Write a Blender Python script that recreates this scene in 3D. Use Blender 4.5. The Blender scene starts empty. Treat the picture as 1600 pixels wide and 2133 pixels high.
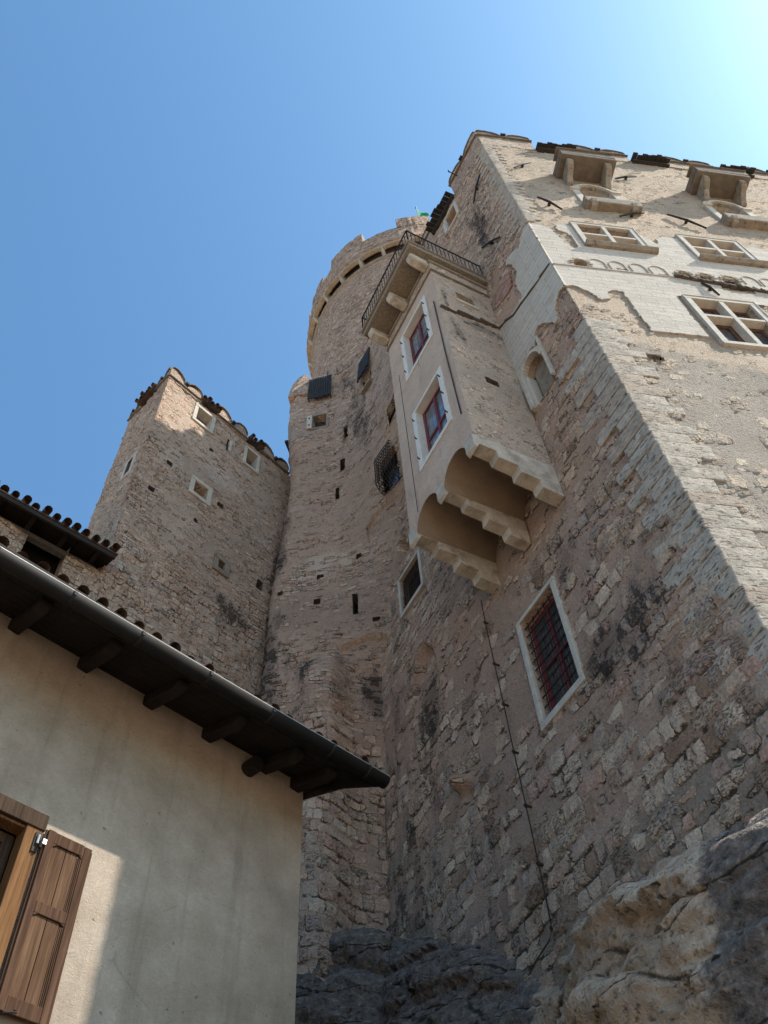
import bpy, bmesh, math, random
import numpy as np
from mathutils import Vector, Matrix

# ------------------------------------------------------------------ camera, sky, sun, exposure
S = bpy.context.scene
COL = S.collection
SUN_AZ, SUN_EL = 96.0, 49.0
EXPOSURE = 0.98
SKY = 0.130
SUN = 3.7

F_PX, CX, CY, VPX, VPY = 1900.0, 800.0, 1066.5, 700.0, -220.0   # focal length and vertical vanishing point read off the walls
_u = np.array([VPX - CX, VPY - CY, F_PX]); _u /= np.linalg.norm(_u)
_r = np.cross([0, 0, 1.0], _u); _r /= np.linalg.norm(_r)
_q = np.cross(_u, _r)
Wm = np.array([_r, _q, _u])
cam = bpy.data.cameras.new('camera'); camo = bpy.data.objects.new('camera', cam); COL.objects.link(camo)
cam.sensor_fit = 'HORIZONTAL'; cam.sensor_width = 36.0; cam.lens = 36.0 * F_PX / 1600.0
cam.clip_start = 0.05; cam.clip_end = 3000
M = Matrix.Identity(4)
for i in range(3):
    M[i][0] = Wm[i, 0]; M[i][1] = -Wm[i, 1]; M[i][2] = -Wm[i, 2]
camo.matrix_world = M
S.camera = camo
S.view_settings.view_transform = 'Standard'; S.view_settings.look = 'None'
S.view_settings.exposure = EXPOSURE; S.view_settings.gamma = 1.0

world = bpy.data.worlds.new('World'); S.world = world; world.use_nodes = True
wn = world.node_tree.nodes; wl = world.node_tree.links
bg = wn.get('Background') or wn.new('ShaderNodeBackground')
sky = wn.new('ShaderNodeTexSky'); sky.sky_type = 'NISHITA'; sky.sun_disc = False
sky.sun_elevation = math.radians(SUN_EL); sky.sun_rotation = math.radians(SUN_AZ)
sky.altitude = 200; sky.air_density = 1.0; sky.dust_density = 1.7; sky.ozone_density = 3.0
tint = wn.new('ShaderNodeMix'); tint.data_type = 'RGBA'; tint.blend_type = 'MULTIPLY'; tint.inputs[0].default_value = 1.0
tint.inputs[7].default_value = (0.735, 1.04, 1.08, 1)          # the photograph's cyan-leaning blue
wl.new(sky.outputs[0], tint.inputs[6]); wl.new(tint.outputs[2], bg.inputs[0]); bg.inputs[1].default_value = SKY
e, z_ = math.radians(SUN_EL), math.radians(SUN_AZ)
sdir = Vector((math.cos(e) * math.sin(z_), math.cos(e) * math.cos(z_), math.sin(e)))
sl = bpy.data.lights.new('sun', 'SUN'); slo = bpy.data.objects.new('sun', sl); COL.objects.link(slo)
sl.energy = SUN; sl.angle = math.radians(0.55); sl.color = (1.0, 0.93, 0.83)
slo.rotation_euler = sdir.to_track_quat('Z', 'Y').to_euler(); slo.location = (30, 0, 60)

S.cycles.max_bounces = 6; S.cycles.diffuse_bounces = 4
rnd = random.Random(7)

# ------------------------------------------------------------------ numeric helpers
def A(az):
    r = math.radians(az); return np.array([math.sin(r), math.cos(r), 0.0])

class Frame:
    """a wall's own axes: a along the wall, d out of the wall, z up (metres)"""
    def __init__(s, O, az, n): s.O = np.array(O, float); s.u = A(az); s.n = A(n)
    def P(s, a, d, z): return s.O + a * s.u + d * s.n + np.array([0, 0, z])

def _h(i, j, s):
    v = np.sin(i * 127.1 + j * 311.7 + s * 74.7) * 43758.5453
    return v - np.floor(v)

def vnoise(x, y, s=0):
    x = np.asarray(x, float); y = np.asarray(y, float)
    i = np.floor(x); j = np.floor(y); f = x - i; g = y - j
    f = f * f * (3 - 2 * f); g = g * g * (3 - 2 * g)
    return (_h(i, j, s) * (1 - f) + _h(i + 1, j, s) * f) * (1 - g) + (_h(i, j + 1, s) * (1 - f) + _h(i + 1, j + 1, s) * f) * g

def fbm(x, y, s=0, o=4):
    t = 0; w = 0.5; n = 0
    for k in range(o):
        t = t + w * vnoise(x * 2 ** k, y * 2 ** k, s + k * 3.1); n += w; w *= 0.5
    return t / n

def sst(a, b, x):
    t = np.clip((x - a) / (b - a), 0, 1); return t * t * (3 - 2 * t)

def blob(a, z, ca, cz, ra, rz):
    return np.clip(1 - np.sqrt(((a - ca) / ra) ** 2 + ((z - cz) / rz) ** 2), 0, 1)

def courses(seed, spec):
    r = random.Random(seed); zs = [spec[0][0]]
    for z0, z1, h in spec:
        while zs[-1] < z1: zs.append(zs[-1] + h * r.uniform(0.6, 1.45))
    zs = np.array(zs)
    return lambda z: np.interp(z, zs, np.arange(len(zs)))

# ------------------------------------------------------------------ node materials
class NT:
    def __init__(s, name):
        s.m = bpy.data.materials.new(name); s.m.use_nodes = True
        s.t = s.m.node_tree; s.t.nodes.clear()
        s.out = s.t.nodes.new('ShaderNodeOutputMaterial')
        s.b = s.t.nodes.new('ShaderNodeBsdfPrincipled')
        s.t.links.new(s.b.outputs[0], s.out.inputs[0])
    def N(s, ty, **kw):
        n = s.t.nodes.new('ShaderNode' + ty)
        for k, v in kw.items(): setattr(n, k, v)
        return n
    def put(s, sock, v):
        if v is None: return
        if hasattr(v, 'is_output'): s.t.links.new(v, sock)
        elif isinstance(v, (tuple, list)) and len(v) == 3 and sock.type == 'RGBA': sock.default_value = (*v, 1)
        else: sock.default_value = v
    def ma(s, op, a, b=None, c=None, clamp=False):
        n = s.N('Math', operation=op, use_clamp=clamp)
        for i, v in enumerate((a, b, c)): s.put(n.inputs[i], v)
        return n.outputs[0]
    def vm(s, op, a, b=None):
        n = s.N('VectorMath', operation=op); s.put(n.inputs[0], a); s.put(n.inputs[1], b); return n.outputs[0]
    def mix(s, f, a, b, bt='MIX'):
        n = s.N('Mix', data_type='RGBA', blend_type=bt)
        s.put(n.inputs['Factor'], f); s.put(n.inputs[6], a); s.put(n.inputs[7], b); return n.outputs[2]
    def sstep(s, x, a, b):
        n = s.N('MapRange', interpolation_type='SMOOTHSTEP'); s.put(n.inputs[0], x); s.put(n.inputs[1], a); s.put(n.inputs[2], b); return n.outputs[0]
    def lin(s, x, a, b, c, d):
        n = s.N('MapRange'); s.put(n.inputs[0], x)
        for i, v in enumerate((a, b, c, d)): s.put(n.inputs[i + 1], v)
        return n.outputs[0]
    def noise(s, vec, scale, det=3, rough=0.55, dist=0.0):
        n = s.N('TexNoise'); s.put(n.inputs['Vector'], vec)
        n.inputs['Scale'].default_value = scale; n.inputs['Detail'].default_value = det; n.inputs['Roughness'].default_value = rough
        n.inputs['Distortion'].default_value = dist
        return n.outputs[0]
    def ramp(s, f, stops, interp='LINEAR'):
        n = s.N('ValToRGB'); r = n.color_ramp; r.interpolation = interp
        while len(r.elements) < len(stops): r.elements.new(0.5)
        for e_, (p, c) in zip(r.elements, stops): e_.position = p; e_.color = (*c, 1)
        s.put(n.inputs[0], f); return n.outputs[0]
    def attr(s, name):
        return s.N('Attribute', attribute_name=name)
    def obj(s): return s.N('TexCoord').outputs['Object']
    def pos(s): return s.N('NewGeometry').outputs['Position']
    def scale(s, v, x, y, z):
        n = s.N('Mapping'); s.put(n.inputs[0], v); n.inputs['Scale'].default_value = (x, y, z); return n.outputs[0]
    def bump(s, h, st=0.5, dist=0.02):
        n = s.N('Bump'); n.inputs['Strength'].default_value = st; n.inputs['Distance'].default_value = dist
        s.put(n.inputs['Height'], h); s.put(s.b.inputs['Normal'], n.outputs[0])
    def fin(s, col=None, rough=0.9, metal=0.0, spec=0.25):
        s.put(s.b.inputs['Base Color'], col); s.put(s.b.inputs['Roughness'], rough)
        s.b.inputs['Metallic'].default_value = metal; s.b.inputs['Specular IOR Level'].default_value = spec
        return s.m

def masonry(name, stones, mortar, mortar2=None, brick=(0.30, 0.135, 0.09), disp=0.035, aspect=2.4, grain=1.0, pit=1.0, joint=0.92):
    k = NT(name)
    p = k.pos(); wp = k.attr('wp').outputs['Vector']; zn_ = k.attr('zone'); zone = zn_.outputs['Color']
    sep = k.N('SeparateXYZ'); k.put(sep.inputs[0], wp); a, zc = sep.outputs[0], sep.outputs[1]
    sc = k.N('SeparateColor'); k.put(sc.inputs[0], zone); ex, st, br = sc.outputs[0], sc.outputs[1], sc.outputs[2]
    n1 = k.noise(p, 1.3, 3); n2 = k.noise(p, 6.0, 4); n3 = k.noise(p, 24.0, 4, 0.65); n0 = k.noise(p, 0.5, 4, 0.6)
    zz = k.ma('ADD', zc, k.ma('MULTIPLY', k.ma('SUBTRACT', n1, 0.5), 0.9))
    zz = k.ma('ADD', zz, k.ma('MULTIPLY', k.ma('SUBTRACT', n2, 0.5), 0.25))
    row = k.ma('FLOOR', zz); zf = k.ma('FRACT', zz)
    w1 = k.N('TexWhiteNoise', noise_dimensions='1D'); k.put(w1.inputs['W'], row)
    wr = w1.outputs[0]
    ax = k.ma('MULTIPLY', a, k.ma('ADD', k.ma('MULTIPLY', wr, 1.0), 0.5))
    ax = k.ma('ADD', ax, k.ma('MULTIPLY', wr, 53.7))
    ax = k.ma('ADD', ax, k.ma('MULTIPLY', k.ma('SUBTRACT', n2, 0.5), 0.22))
    v1 = k.N('TexVoronoi', voronoi_dimensions='1D', feature='DISTANCE_TO_EDGE'); k.put(v1.inputs['W'], ax); v1.inputs['Randomness'].default_value = 0.95
    v2 = k.N('TexVoronoi', voronoi_dimensions='1D', feature='F1'); k.put(v2.inputs['W'], ax); v2.inputs['Randomness'].default_value = 0.95
    rs = k.N('SeparateColor'); k.put(rs.inputs[0], v2.outputs['Color']); r1, r2, r3 = rs.outputs[0], rs.outputs[1], rs.outputs[2]
    dz = k.ma('MINIMUM', zf, k.ma('SUBTRACT', 1.0, zf))
    ed = k.ma('SMOOTH_MIN', k.ma('MULTIPLY', v1.outputs['Distance'], aspect), dz, 0.22)
    ed = k.ma('ADD', ed, k.ma('MULTIPLY', k.ma('SUBTRACT', n2, 0.5), 0.10))
    ed = k.ma('ADD', ed, k.ma('MULTIPLY', k.ma('SUBTRACT', n3, 0.5), 0.14))
    exx = k.ma('ADD', ex, k.ma('MULTIPLY', k.ma('SUBTRACT', r1, 0.5), 1.15))
    exx = k.ma('ADD', exx, k.ma('MULTIPLY', k.ma('SUBTRACT', n0, 0.5), 1.5))
    th = k.lin(k.sstep(exx, 0.16, 0.52), 0.0, 1.0, 0.60, 0.05)
    mask = k.sstep(k.ma('SUBTRACT', ed, th), 0.0, 0.07)
    stc = k.ramp(r2, [(i / (len(stones) - 1), c) for i, c in enumerate(stones)])
    stc = k.mix(0.6, stc, k.ramp(n2, [(0.25, (0.55, 0.54, 0.53)), (0.75, (1.35, 1.33, 1.30))]), 'MULTIPLY')
    stc = k.mix(0.5, stc, k.ramp(n3, [(0.32, (0.55, 0.54, 0.53)), (0.68, (1.32, 1.30, 1.28))]), 'MULTIPLY')
    strat = k.noise(k.scale(p, 17, 17, 44), 1.0, 5, 0.70)
    pt = k.ma('ADD', strat, k.ma('MULTIPLY', k.ma('SUBTRACT', r3, 0.5), 0.22))
    pits = k.sstep(pt, 0.575, 0.65)
    pits = k.ma('MULTIPLY', k.ma('MULTIPLY', pits, mask), 0.72 * pit)
    stc = k.mix(pits, stc, (0.060, 0.050, 0.042))
    if mortar2:
        t2 = k.sstep(k.ma('ADD', k.ma('SUBTRACT', 1.0, zn_.outputs['Alpha']), k.ma('ADD', k.ma('MULTIPLY', k.ma('SUBTRACT', n1, 0.5), 0.8), k.ma('MULTIPLY', k.ma('SUBTRACT', n2, 0.5), 0.25))), 0.38, 0.60)
        mortar = k.mix(t2, mortar, mortar2)
    moc = k.mix(0.6, mortar, k.ramp(n0, [(0.3, (0.68, 0.65, 0.62)), (0.7, (1.25, 1.22, 1.18))]), 'MULTIPLY')
    moc = k.mix(0.5, moc, k.ramp(k.ma('ADD', k.ma('MULTIPLY', n3, 0.5), k.ma('MULTIPLY', strat, 0.5)), [(0.36, (0.50, 0.48, 0.46)), (0.64, (1.34, 1.32, 1.30))]), 'MULTIPLY')
    col = k.mix(mask, moc, stc)
    # dark open joints here and there under exposed stones
    jn = k.ma('MULTIPLY', k.sstep(k.ma('SUBTRACT', ed, th), -0.10, -0.01), k.ma('SUBTRACT', 1.0, mask))
    jn = k.ma('MULTIPLY', jn, k.sstep(k.ma('ADD', n2, k.ma('MULTIPLY', k.ma('SUBTRACT', n1, 0.5), 0.8)), 0.43, 0.58))
    # small dark holes and hollows in the mortar
    hol = k.ma('MULTIPLY', k.ma('MULTIPLY', k.sstep(strat, 0.565, 0.64), k.sstep(n2, 0.42, 0.56)), k.ma('SUBTRACT', 1.0, mask))
    col = k.mix(k.ma('MULTIPLY', hol, 0.75), col, (0.07, 0.055, 0.045))
    col = k.mix(k.ma('MULTIPLY', jn, joint), col, (0.055, 0.045, 0.037))
    bn = k.sstep(k.ma('ADD', br, k.ma('MULTIPLY', k.ma('SUBTRACT', n1, 0.5), 0.9)), 0.35, 0.70)
    bb = k.mix(r3, (brick[0] * 1.5, brick[1] * 1.6, brick[2] * 1.6), brick)
    col = k.mix(k.ma('MULTIPLY', bn, 0.55), col, bb)
    streak = k.noise(k.scale(p, 3.0, 3.0, 1.0), 1.0, 5, 0.65)
    sn = k.sstep(k.ma('ADD', st, k.ma('ADD', k.ma('MULTIPLY', k.ma('SUBTRACT', streak, 0.5), 1.4), k.ma('MULTIPLY', k.ma('SUBTRACT', n3, 0.5), 0.9))), 0.28, 0.54)
    sn = k.ma('MULTIPLY', sn, k.lin(k.ma('ADD', k.ma('MULTIPLY', mask, 0.6), k.ma('MULTIPLY', n3, 0.8)), 0.2, 0.9, 0.35, 1.0))
    col = k.mix(k.ma('MULTIPLY', sn, 0.90), col, (0.046, 0.042, 0.039))
    h = k.ma('MULTIPLY', mask, k.lin(r3, 0, 1, 0.30, 1.0))
    h = k.ma('ADD', h, k.ma('MULTIPLY', k.ma('SUBTRACT', strat, 0.5), 1.1 * grain))
    h = k.ma('ADD', h, k.ma('MULTIPLY', k.ma('SUBTRACT', n3, 0.5), 0.6 * grain))
    h = k.ma('ADD', h, k.ma('MULTIPLY', k.ma('SUBTRACT', n2, 0.5), 0.5))
    h = k.ma('SUBTRACT', h, k.ma('MULTIPLY', pits, 0.5))
    h = k.ma('SUBTRACT', h, k.ma('MULTIPLY', k.ma('MAXIMUM', jn, hol), 0.6))
    d = k.N('Displacement'); k.put(d.inputs['Height'], h); d.inputs['Midlevel'].default_value = 0.45; d.inputs['Scale'].default_value = disp
    k.t.links.new(d.outputs[0], k.out.inputs['Displacement'])
    k.m.displacement_method = 'BOTH'
    return k.fin(col, 0.92, 0, 0.15)

PALE, WARM, GREY, PINK, BROWN = (0.70, 0.555, 0.43), (0.56, 0.405, 0.29), (0.47, 0.375, 0.305), (0.54, 0.355, 0.27), (0.36, 0.235, 0.16)
MAT = {}
MAT['palace'] = masonry('palace_rubble', [PALE, WARM, (0.63, 0.50, 0.385), PINK, GREY, BROWN, PALE], (0.49, 0.35, 0.27), (0.36, 0.295, 0.235), disp=0.048)
MAT['side'] = masonry('side_plaster', [(0.52, 0.455, 0.375), (0.43, 0.365, 0.30), (0.47, 0.395, 0.32), (0.39, 0.345, 0.295), (0.50, 0.435, 0.36)], (0.475, 0.40, 0.32), (0.315, 0.285, 0.25), disp=0.034, grain=2.3)
MAT['curtain'] = masonry('curtain_rubble', [(0.62, 0.485, 0.375), (0.55, 0.40, 0.305), (0.57, 0.40, 0.31), (0.47, 0.375, 0.305), (0.64, 0.51, 0.40)], (0.495, 0.37, 0.293), (0.60, 0.50, 0.415), disp=0.046)
MAT['tower'] = masonry('tower_rubble', [(0.66, 0.53, 0.415), (0.56, 0.42, 0.315), (0.56, 0.385, 0.295), (0.50, 0.40, 0.32), (0.62, 0.49, 0.385)], (0.51, 0.405, 0.325), (0.57, 0.49, 0.42), disp=0.044)
MAT['keep'] = masonry('keep_ashlar', [(0.50, 0.365, 0.27), (0.58, 0.44, 0.335), (0.46, 0.315, 0.235), (0.42, 0.32, 0.25), (0.55, 0.385, 0.29)], (0.33, 0.235, 0.175), disp=0.040, pit=0.7, joint=0.9)

def simple(name, c0, c1, sc=6.0, rough=0.9, bump=0.3, bd=0.02, stretch=(1, 1, 1), spots=None, spec=0.2, metal=0.0, fine=40):
    k = NT(name); p = k.scale(k.pos(), *stretch)
    n = k.noise(p, sc, 5, 0.6); f = k.noise(p, fine, 3, 0.6)
    t = k.ma('ADD', k.ma('MULTIPLY', n, 0.65), k.ma('MULTIPLY', f, 0.35))
    col = k.ramp(t, [(0.32, c0), (0.68, c1)])
    if spots: col = k.mix(k.ma('MULTIPLY', k.sstep(k.noise(p, spots[0], 4, 0.65), spots[1], spots[1] + 0.08), spots[2]), col, spots[3])
    k.bump(t, bump, bd)
    return k.fin(col, rough, metal, spec)

MAT['pale'] = simple('pale_stone', (0.38, 0.34, 0.285), (0.58, 0.53, 0.455), 5, 0.85, 0.5, 0.02, spots=(38, 0.6, 0.6, (0.13, 0.12, 0.10)))
MAT['sill'] = simple('weathered_sill', (0.17, 0.14, 0.11), (0.33, 0.28, 0.22), 5, 0.9, 0.6, 0.03, spots=(6, 0.58, 0.6, (0.05, 0.045, 0.04)))
MAT['sillpale'] = simple('tan_stone', (0.27, 0.215, 0.16), (0.45, 0.375, 0.29), 4, 0.9, 0.5, 0.03)
MAT['limestone'] = simple('white_limestone', (0.58, 0.55, 0.49), (0.74, 0.71, 0.65), 6, 0.85, 0.4, 0.02, spots=(28, 0.62, 0.4, (0.3, 0.27, 0.23)))
MAT['hood'] = simple('dark_hood_stone', (0.10, 0.085, 0.07), (0.21, 0.17, 0.13), 4, 0.9, 0.6, 0.03)
MAT['corbel'] = simple('corbel_stone', (0.30, 0.255, 0.20), (0.60, 0.53, 0.44), 4, 0.85, 0.8, 0.03, spots=(3.0, 0.56, 0.45, (0.20, 0.165, 0.125)))
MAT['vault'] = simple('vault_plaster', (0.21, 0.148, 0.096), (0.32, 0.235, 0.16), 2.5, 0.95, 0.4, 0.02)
def stucco(name, c0, c1):
    k = NT(name); p = k.pos(); n = k.noise(p, 1.3, 5, 0.62); g = k.noise(p, 5, 5, 0.65); f = k.noise(p, 34, 4, 0.65)
    col = k.ramp(k.ma('ADD', k.ma('MULTIPLY', n, 0.6), k.ma('MULTIPLY', g, 0.4)), [(0.32, c0), (0.66, c1)])
    col = k.mix(0.5, col, k.ramp(f, [(0.3, (0.72, 0.71, 0.70)), (0.7, (1.18, 1.17, 1.16))]), 'MULTIPLY')
    run = k.noise(k.scale(p, 6, 6, 0.45), 1.0, 5, 0.68)
    col = k.mix(k.ma('MULTIPLY', k.sstep(run, 0.55, 0.72), 0.42), col, (0.17, 0.135, 0.105))
    col = k.mix(k.ma('MULTIPLY', k.sstep(k.ma('ADD', n, k.ma('MULTIPLY', k.ma('SUBTRACT', f, 0.5), 0.3)), 0.60, 0.70), 0.5), col, (0.55, 0.45, 0.36))
    col = k.mix(k.ma('MULTIPLY', k.sstep(k.ma('ADD', g, k.ma('MULTIPLY', k.ma('SUBTRACT', f, 0.5), 0.3)), 0.66, 0.72), 0.5), col, (0.20, 0.16, 0.125))
    k.bump(k.ma('ADD', g, k.ma('MULTIPLY', f, 0.35)), 0.8, 0.03)
    return k.fin(col, 0.95, 0, 0.15)
MAT['oriel'] = stucco('oriel_plaster', (0.44, 0.325, 0.25), (0.60, 0.455, 0.355))
MAT['slab'] = simple('pitted_slab', (0.15, 0.12, 0.09), (0.33, 0.27, 0.20), 16, 0.95, 0.9, 0.04, spots=(26, 0.58, 0.6, (0.06, 0.05, 0.04)))
MAT['boards'] = simple('dark_boards', (0.022, 0.019, 0.017), (0.06, 0.052, 0.046), 5, 0.8, 0.5, 0.02, (1, 1, 4))
MAT['zinc'] = simple('dark_zinc', (0.018, 0.019, 0.021), (0.045, 0.046, 0.05), 5, 0.8, 0.4, 0.01)
MAT['iron'] = simple('rusty_iron', (0.018, 0.014, 0.012), (0.05, 0.036, 0.028), 14, 0.7, 0.3, 0.005)
MAT['tile'] = simple('clay_tile', (0.065, 0.042, 0.033), (0.21, 0.125, 0.085), 7, 0.85, 0.4, 0.02, spots=(5, 0.52, 0.8, (0.05, 0.045, 0.04)))
MAT['redwood'] = simple('red_sash', (0.12, 0.022, 0.028), (0.19, 0.04, 0.045), 8, 0.5, 0.2, 0.005)
MAT['brownsash'] = simple('brown_sash', (0.10, 0.045, 0.032), (0.17, 0.08, 0.055), 8, 0.6, 0.2, 0.005)
MAT['interior_shade'] = simple('dark_interior', (0.0035, 0.003, 0.0028), (0.008, 0.007, 0.006), 3, 0.9, 0.2)  # near-black: the shade of unlit interiors is put into the colour
MAT['greywood'] = simple('grey_timber', (0.06, 0.055, 0.05), (0.13, 0.12, 0.11), 6, 0.85, 0.4)
MAT['eave'] = simple('eave_timber', (0.012, 0.0095, 0.008), (0.034, 0.025, 0.019), 5, 0.8, 0.5, 0.01, (1, 1, 1), fine=22)
MAT['gutter'] = simple('painted_gutter', (0.012, 0.010, 0.0095), (0.021, 0.018, 0.017), 3, 0.65, 0.1, 0.004, spec=0.2)
MAT['bead_highlight'] = simple('bead_highlight_metal', (0.50, 0.50, 0.48), (0.62, 0.62, 0.6), 9, 0.35, 0.1, 0.002, spec=0.6)  # pale tone carries the sky highlight on the gutter lip
MAT['steel'] = simple('bright_hinge', (0.45, 0.45, 0.45), (0.6, 0.6, 0.6), 9, 0.35, 0.1, 0.002, metal=0.7)
MAT['redbrick'] = simple('red_brick', (0.21, 0.085, 0.065), (0.40, 0.23, 0.19), 8, 0.95, 0.8, 0.03, (1, 1, 2.4), spots=(4, 0.48, 0.85, (0.38, 0.29, 0.225)))
MAT['flag'] = simple('green_cloth', (0.02, 0.20, 0.06), (0.03, 0.28, 0.10), 3, 0.8, 0.1)
MAT['shelf'] = simple('dark_stone_hole_shade', (0.05, 0.045, 0.04), (0.16, 0.13, 0.11), 9, 0.95, 0.7, 0.03)  # dark ledge stone; on small hole sides its dark tone is painted shade

def wood(name, c0, c1, c2):
    k = NT(name); p = k.obj()
    g = k.noise(k.scale(p, 30, 30, 1.4), 1.0, 5, 0.6, 0.6); n = k.noise(k.scale(p, 6, 6, 1.2), 1.0, 3)
    col = k.ramp(g, [(0.3, c0), (0.5, c1), (0.72, c2)])
    col = k.mix(0.5, col, k.ramp(n, [(0.3, (0.62, 0.60, 0.60)), (0.7, (1.2, 1.18, 1.15))]), 'MULTIPLY')
    k.bump(g, 0.25, 0.003); return k.fin(col, 0.8, 0, 0.06)
MAT['shutter'] = wood('shutter_wood', (0.045, 0.023, 0.014), (0.084, 0.045, 0.028), (0.128, 0.073, 0.046))
MAT['plank'] = wood('plank_wood', (0.062, 0.033, 0.019), (0.115, 0.064, 0.037), (0.18, 0.105, 0.062))
MAT['honey'] = wood('honey_wood', (0.10, 0.045, 0.020), (0.17, 0.085, 0.036), (0.24, 0.13, 0.06))
MAT['lintel'] = wood('lintel_wood', (0.030, 0.019, 0.013), (0.060, 0.038, 0.026), (0.095, 0.062, 0.043))

def leaded(name, base, s=(7.0, 7.0)):
    k = NT(name); wp = k.attr('wp').outputs['Vector']
    sp = k.N('SeparateXYZ'); k.put(sp.inputs[0], wp)
    fx = k.ma('PINGPONG', k.ma('MULTIPLY', sp.outputs[0], s[0]), 0.5); fz = k.ma('PINGPONG', k.ma('MULTIPLY', sp.outputs[1], s[1]), 0.5)
    line = k.ma('SUBTRACT', 1.0, k.sstep(k.ma('MINIMUM', fx, fz), 0.03, 0.06))
    w = k.N('TexWhiteNoise', noise_dimensions='2D')
    cv = k.N('CombineXYZ'); k.put(cv.inputs[0], k.ma('FLOOR', k.ma('MULTIPLY', sp.outputs[0], s[0]))); k.put(cv.inputs[1], k.ma('FLOOR', k.ma('MULTIPLY', sp.outputs[1], s[1])))
    k.put(w.inputs['Vector'], cv.outputs[0])
    col = k.mix(w.outputs[0], base, (base[0] * 1.9, base[1] * 1.9, base[2] * 1.9))
    col = k.mix(line, col, (0.02, 0.02, 0.02))
    k.bump(k.ma('ADD', k.noise(k.pos(), 5, 2), k.ma('MULTIPLY', w.outputs[0], 0.5)), 0.15, 0.02)
    k.put(k.b.inputs['Roughness'], k.lin(line, 0, 1, 0.08, 0.6))
    return k.fin(col, None, 0, 0.6)
MAT['glass'] = leaded('leaded_glass', (0.09, 0.11, 0.13))
MAT['darkglass'] = leaded('dark_leaded_glass', (0.03, 0.033, 0.037), (9, 9))

def painted():
    k = NT('painted_ashlar'); wp = k.attr('wp').outputs['Vector']; p = k.pos()
    nz = k.N('TexNoise'); k.put(nz.inputs['Vector'], p); nz.inputs['Scale'].default_value = 5.0
    sc_ = k.N('VectorMath', operation='SCALE'); k.put(sc_.inputs[0], k.vm('SUBTRACT', nz.outputs['Color'], (0.5, 0.5, 0.5))); sc_.inputs['Scale'].default_value = 0.035
    b = k.N('TexBrick'); k.put(b.inputs[0], k.vm('ADD', wp, sc_.outputs[0]))
    b.offset = 0.5; b.inputs['Scale'].default_value = 1.0; b.inputs['Mortar Size'].default_value = 0.0055
    b.inputs['Mortar Smooth'].default_value = 0.15; b.inputs['Brick Width'].default_value = 0.62; b.inputs['Row Height'].default_value = 0.215
    b.inputs[1].default_value = (0.56, 0.50, 0.425, 1); b.inputs[2].default_value = (0.48, 0.425, 0.36, 1); b.inputs[3].default_value = (0.22, 0.20, 0.18, 1)
    n = k.noise(p, 2.0, 6, 0.68); f = k.noise(k.scale(p, 5, 5, 14), 1.0, 6, 0.72)
    col = k.mix(k.ma('MULTIPLY', k.sstep(f, 0.50, 0.66), 0.55), b.outputs[0], (0.36, 0.325, 0.285))
    col = k.mix(k.ma('MULTIPLY', k.sstep(n, 0.56, 0.68), 0.65), col, (0.43, 0.345, 0.265))
    col = k.mix(k.ma('MULTIPLY', k.sstep(k.noise(p, 17, 4, 0.7), 0.62, 0.70), 0.45), col, (0.20, 0.17, 0.14))
    k.bump(k.ma('ADD', k.noise(p, 20, 5, 0.7), f), 0.8, 0.03)
    return k.fin(col, 0.9, 0, 0.2)
MAT['white'] = painted()
def quoin_stone(name, c0, c1):
    k = NT(name); p = k.pos(); n = k.noise(p, 4, 5, 0.62); st = k.noise(k.scale(p, 9, 9, 34), 1.0, 5, 0.68); f = k.noise(p, 30, 4, 0.65)
    col = k.ramp(n, [(0.3, c0), (0.7, c1)]); col = k.mix(0.5, col, k.ramp(f, [(0.3, (0.6, 0.59, 0.58)), (0.7, (1.25, 1.24, 1.22))]), 'MULTIPLY')
    pt = k.sstep(st, 0.55, 0.64); col = k.mix(k.ma('MULTIPLY', pt, 0.65), col, (0.08, 0.066, 0.052))
    k.bump(k.ma('SUBTRACT', k.ma('ADD', k.ma('MULTIPLY', n, 0.8), k.ma('MULTIPLY', f, 0.5)), k.ma('MULTIPLY', pt, 0.6)), 0.9, 0.035)
    return k.fin(col, 0.9, 0, 0.2)
MAT['quoin'] = quoin_stone('dressed_stone', (0.36, 0.31, 0.255), (0.54, 0.47, 0.39)); MAT['quoin_tan'] = quoin_stone('dressed_tan_stone', (0.35, 0.28, 0.22), (0.48, 0.395, 0.315))

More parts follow.
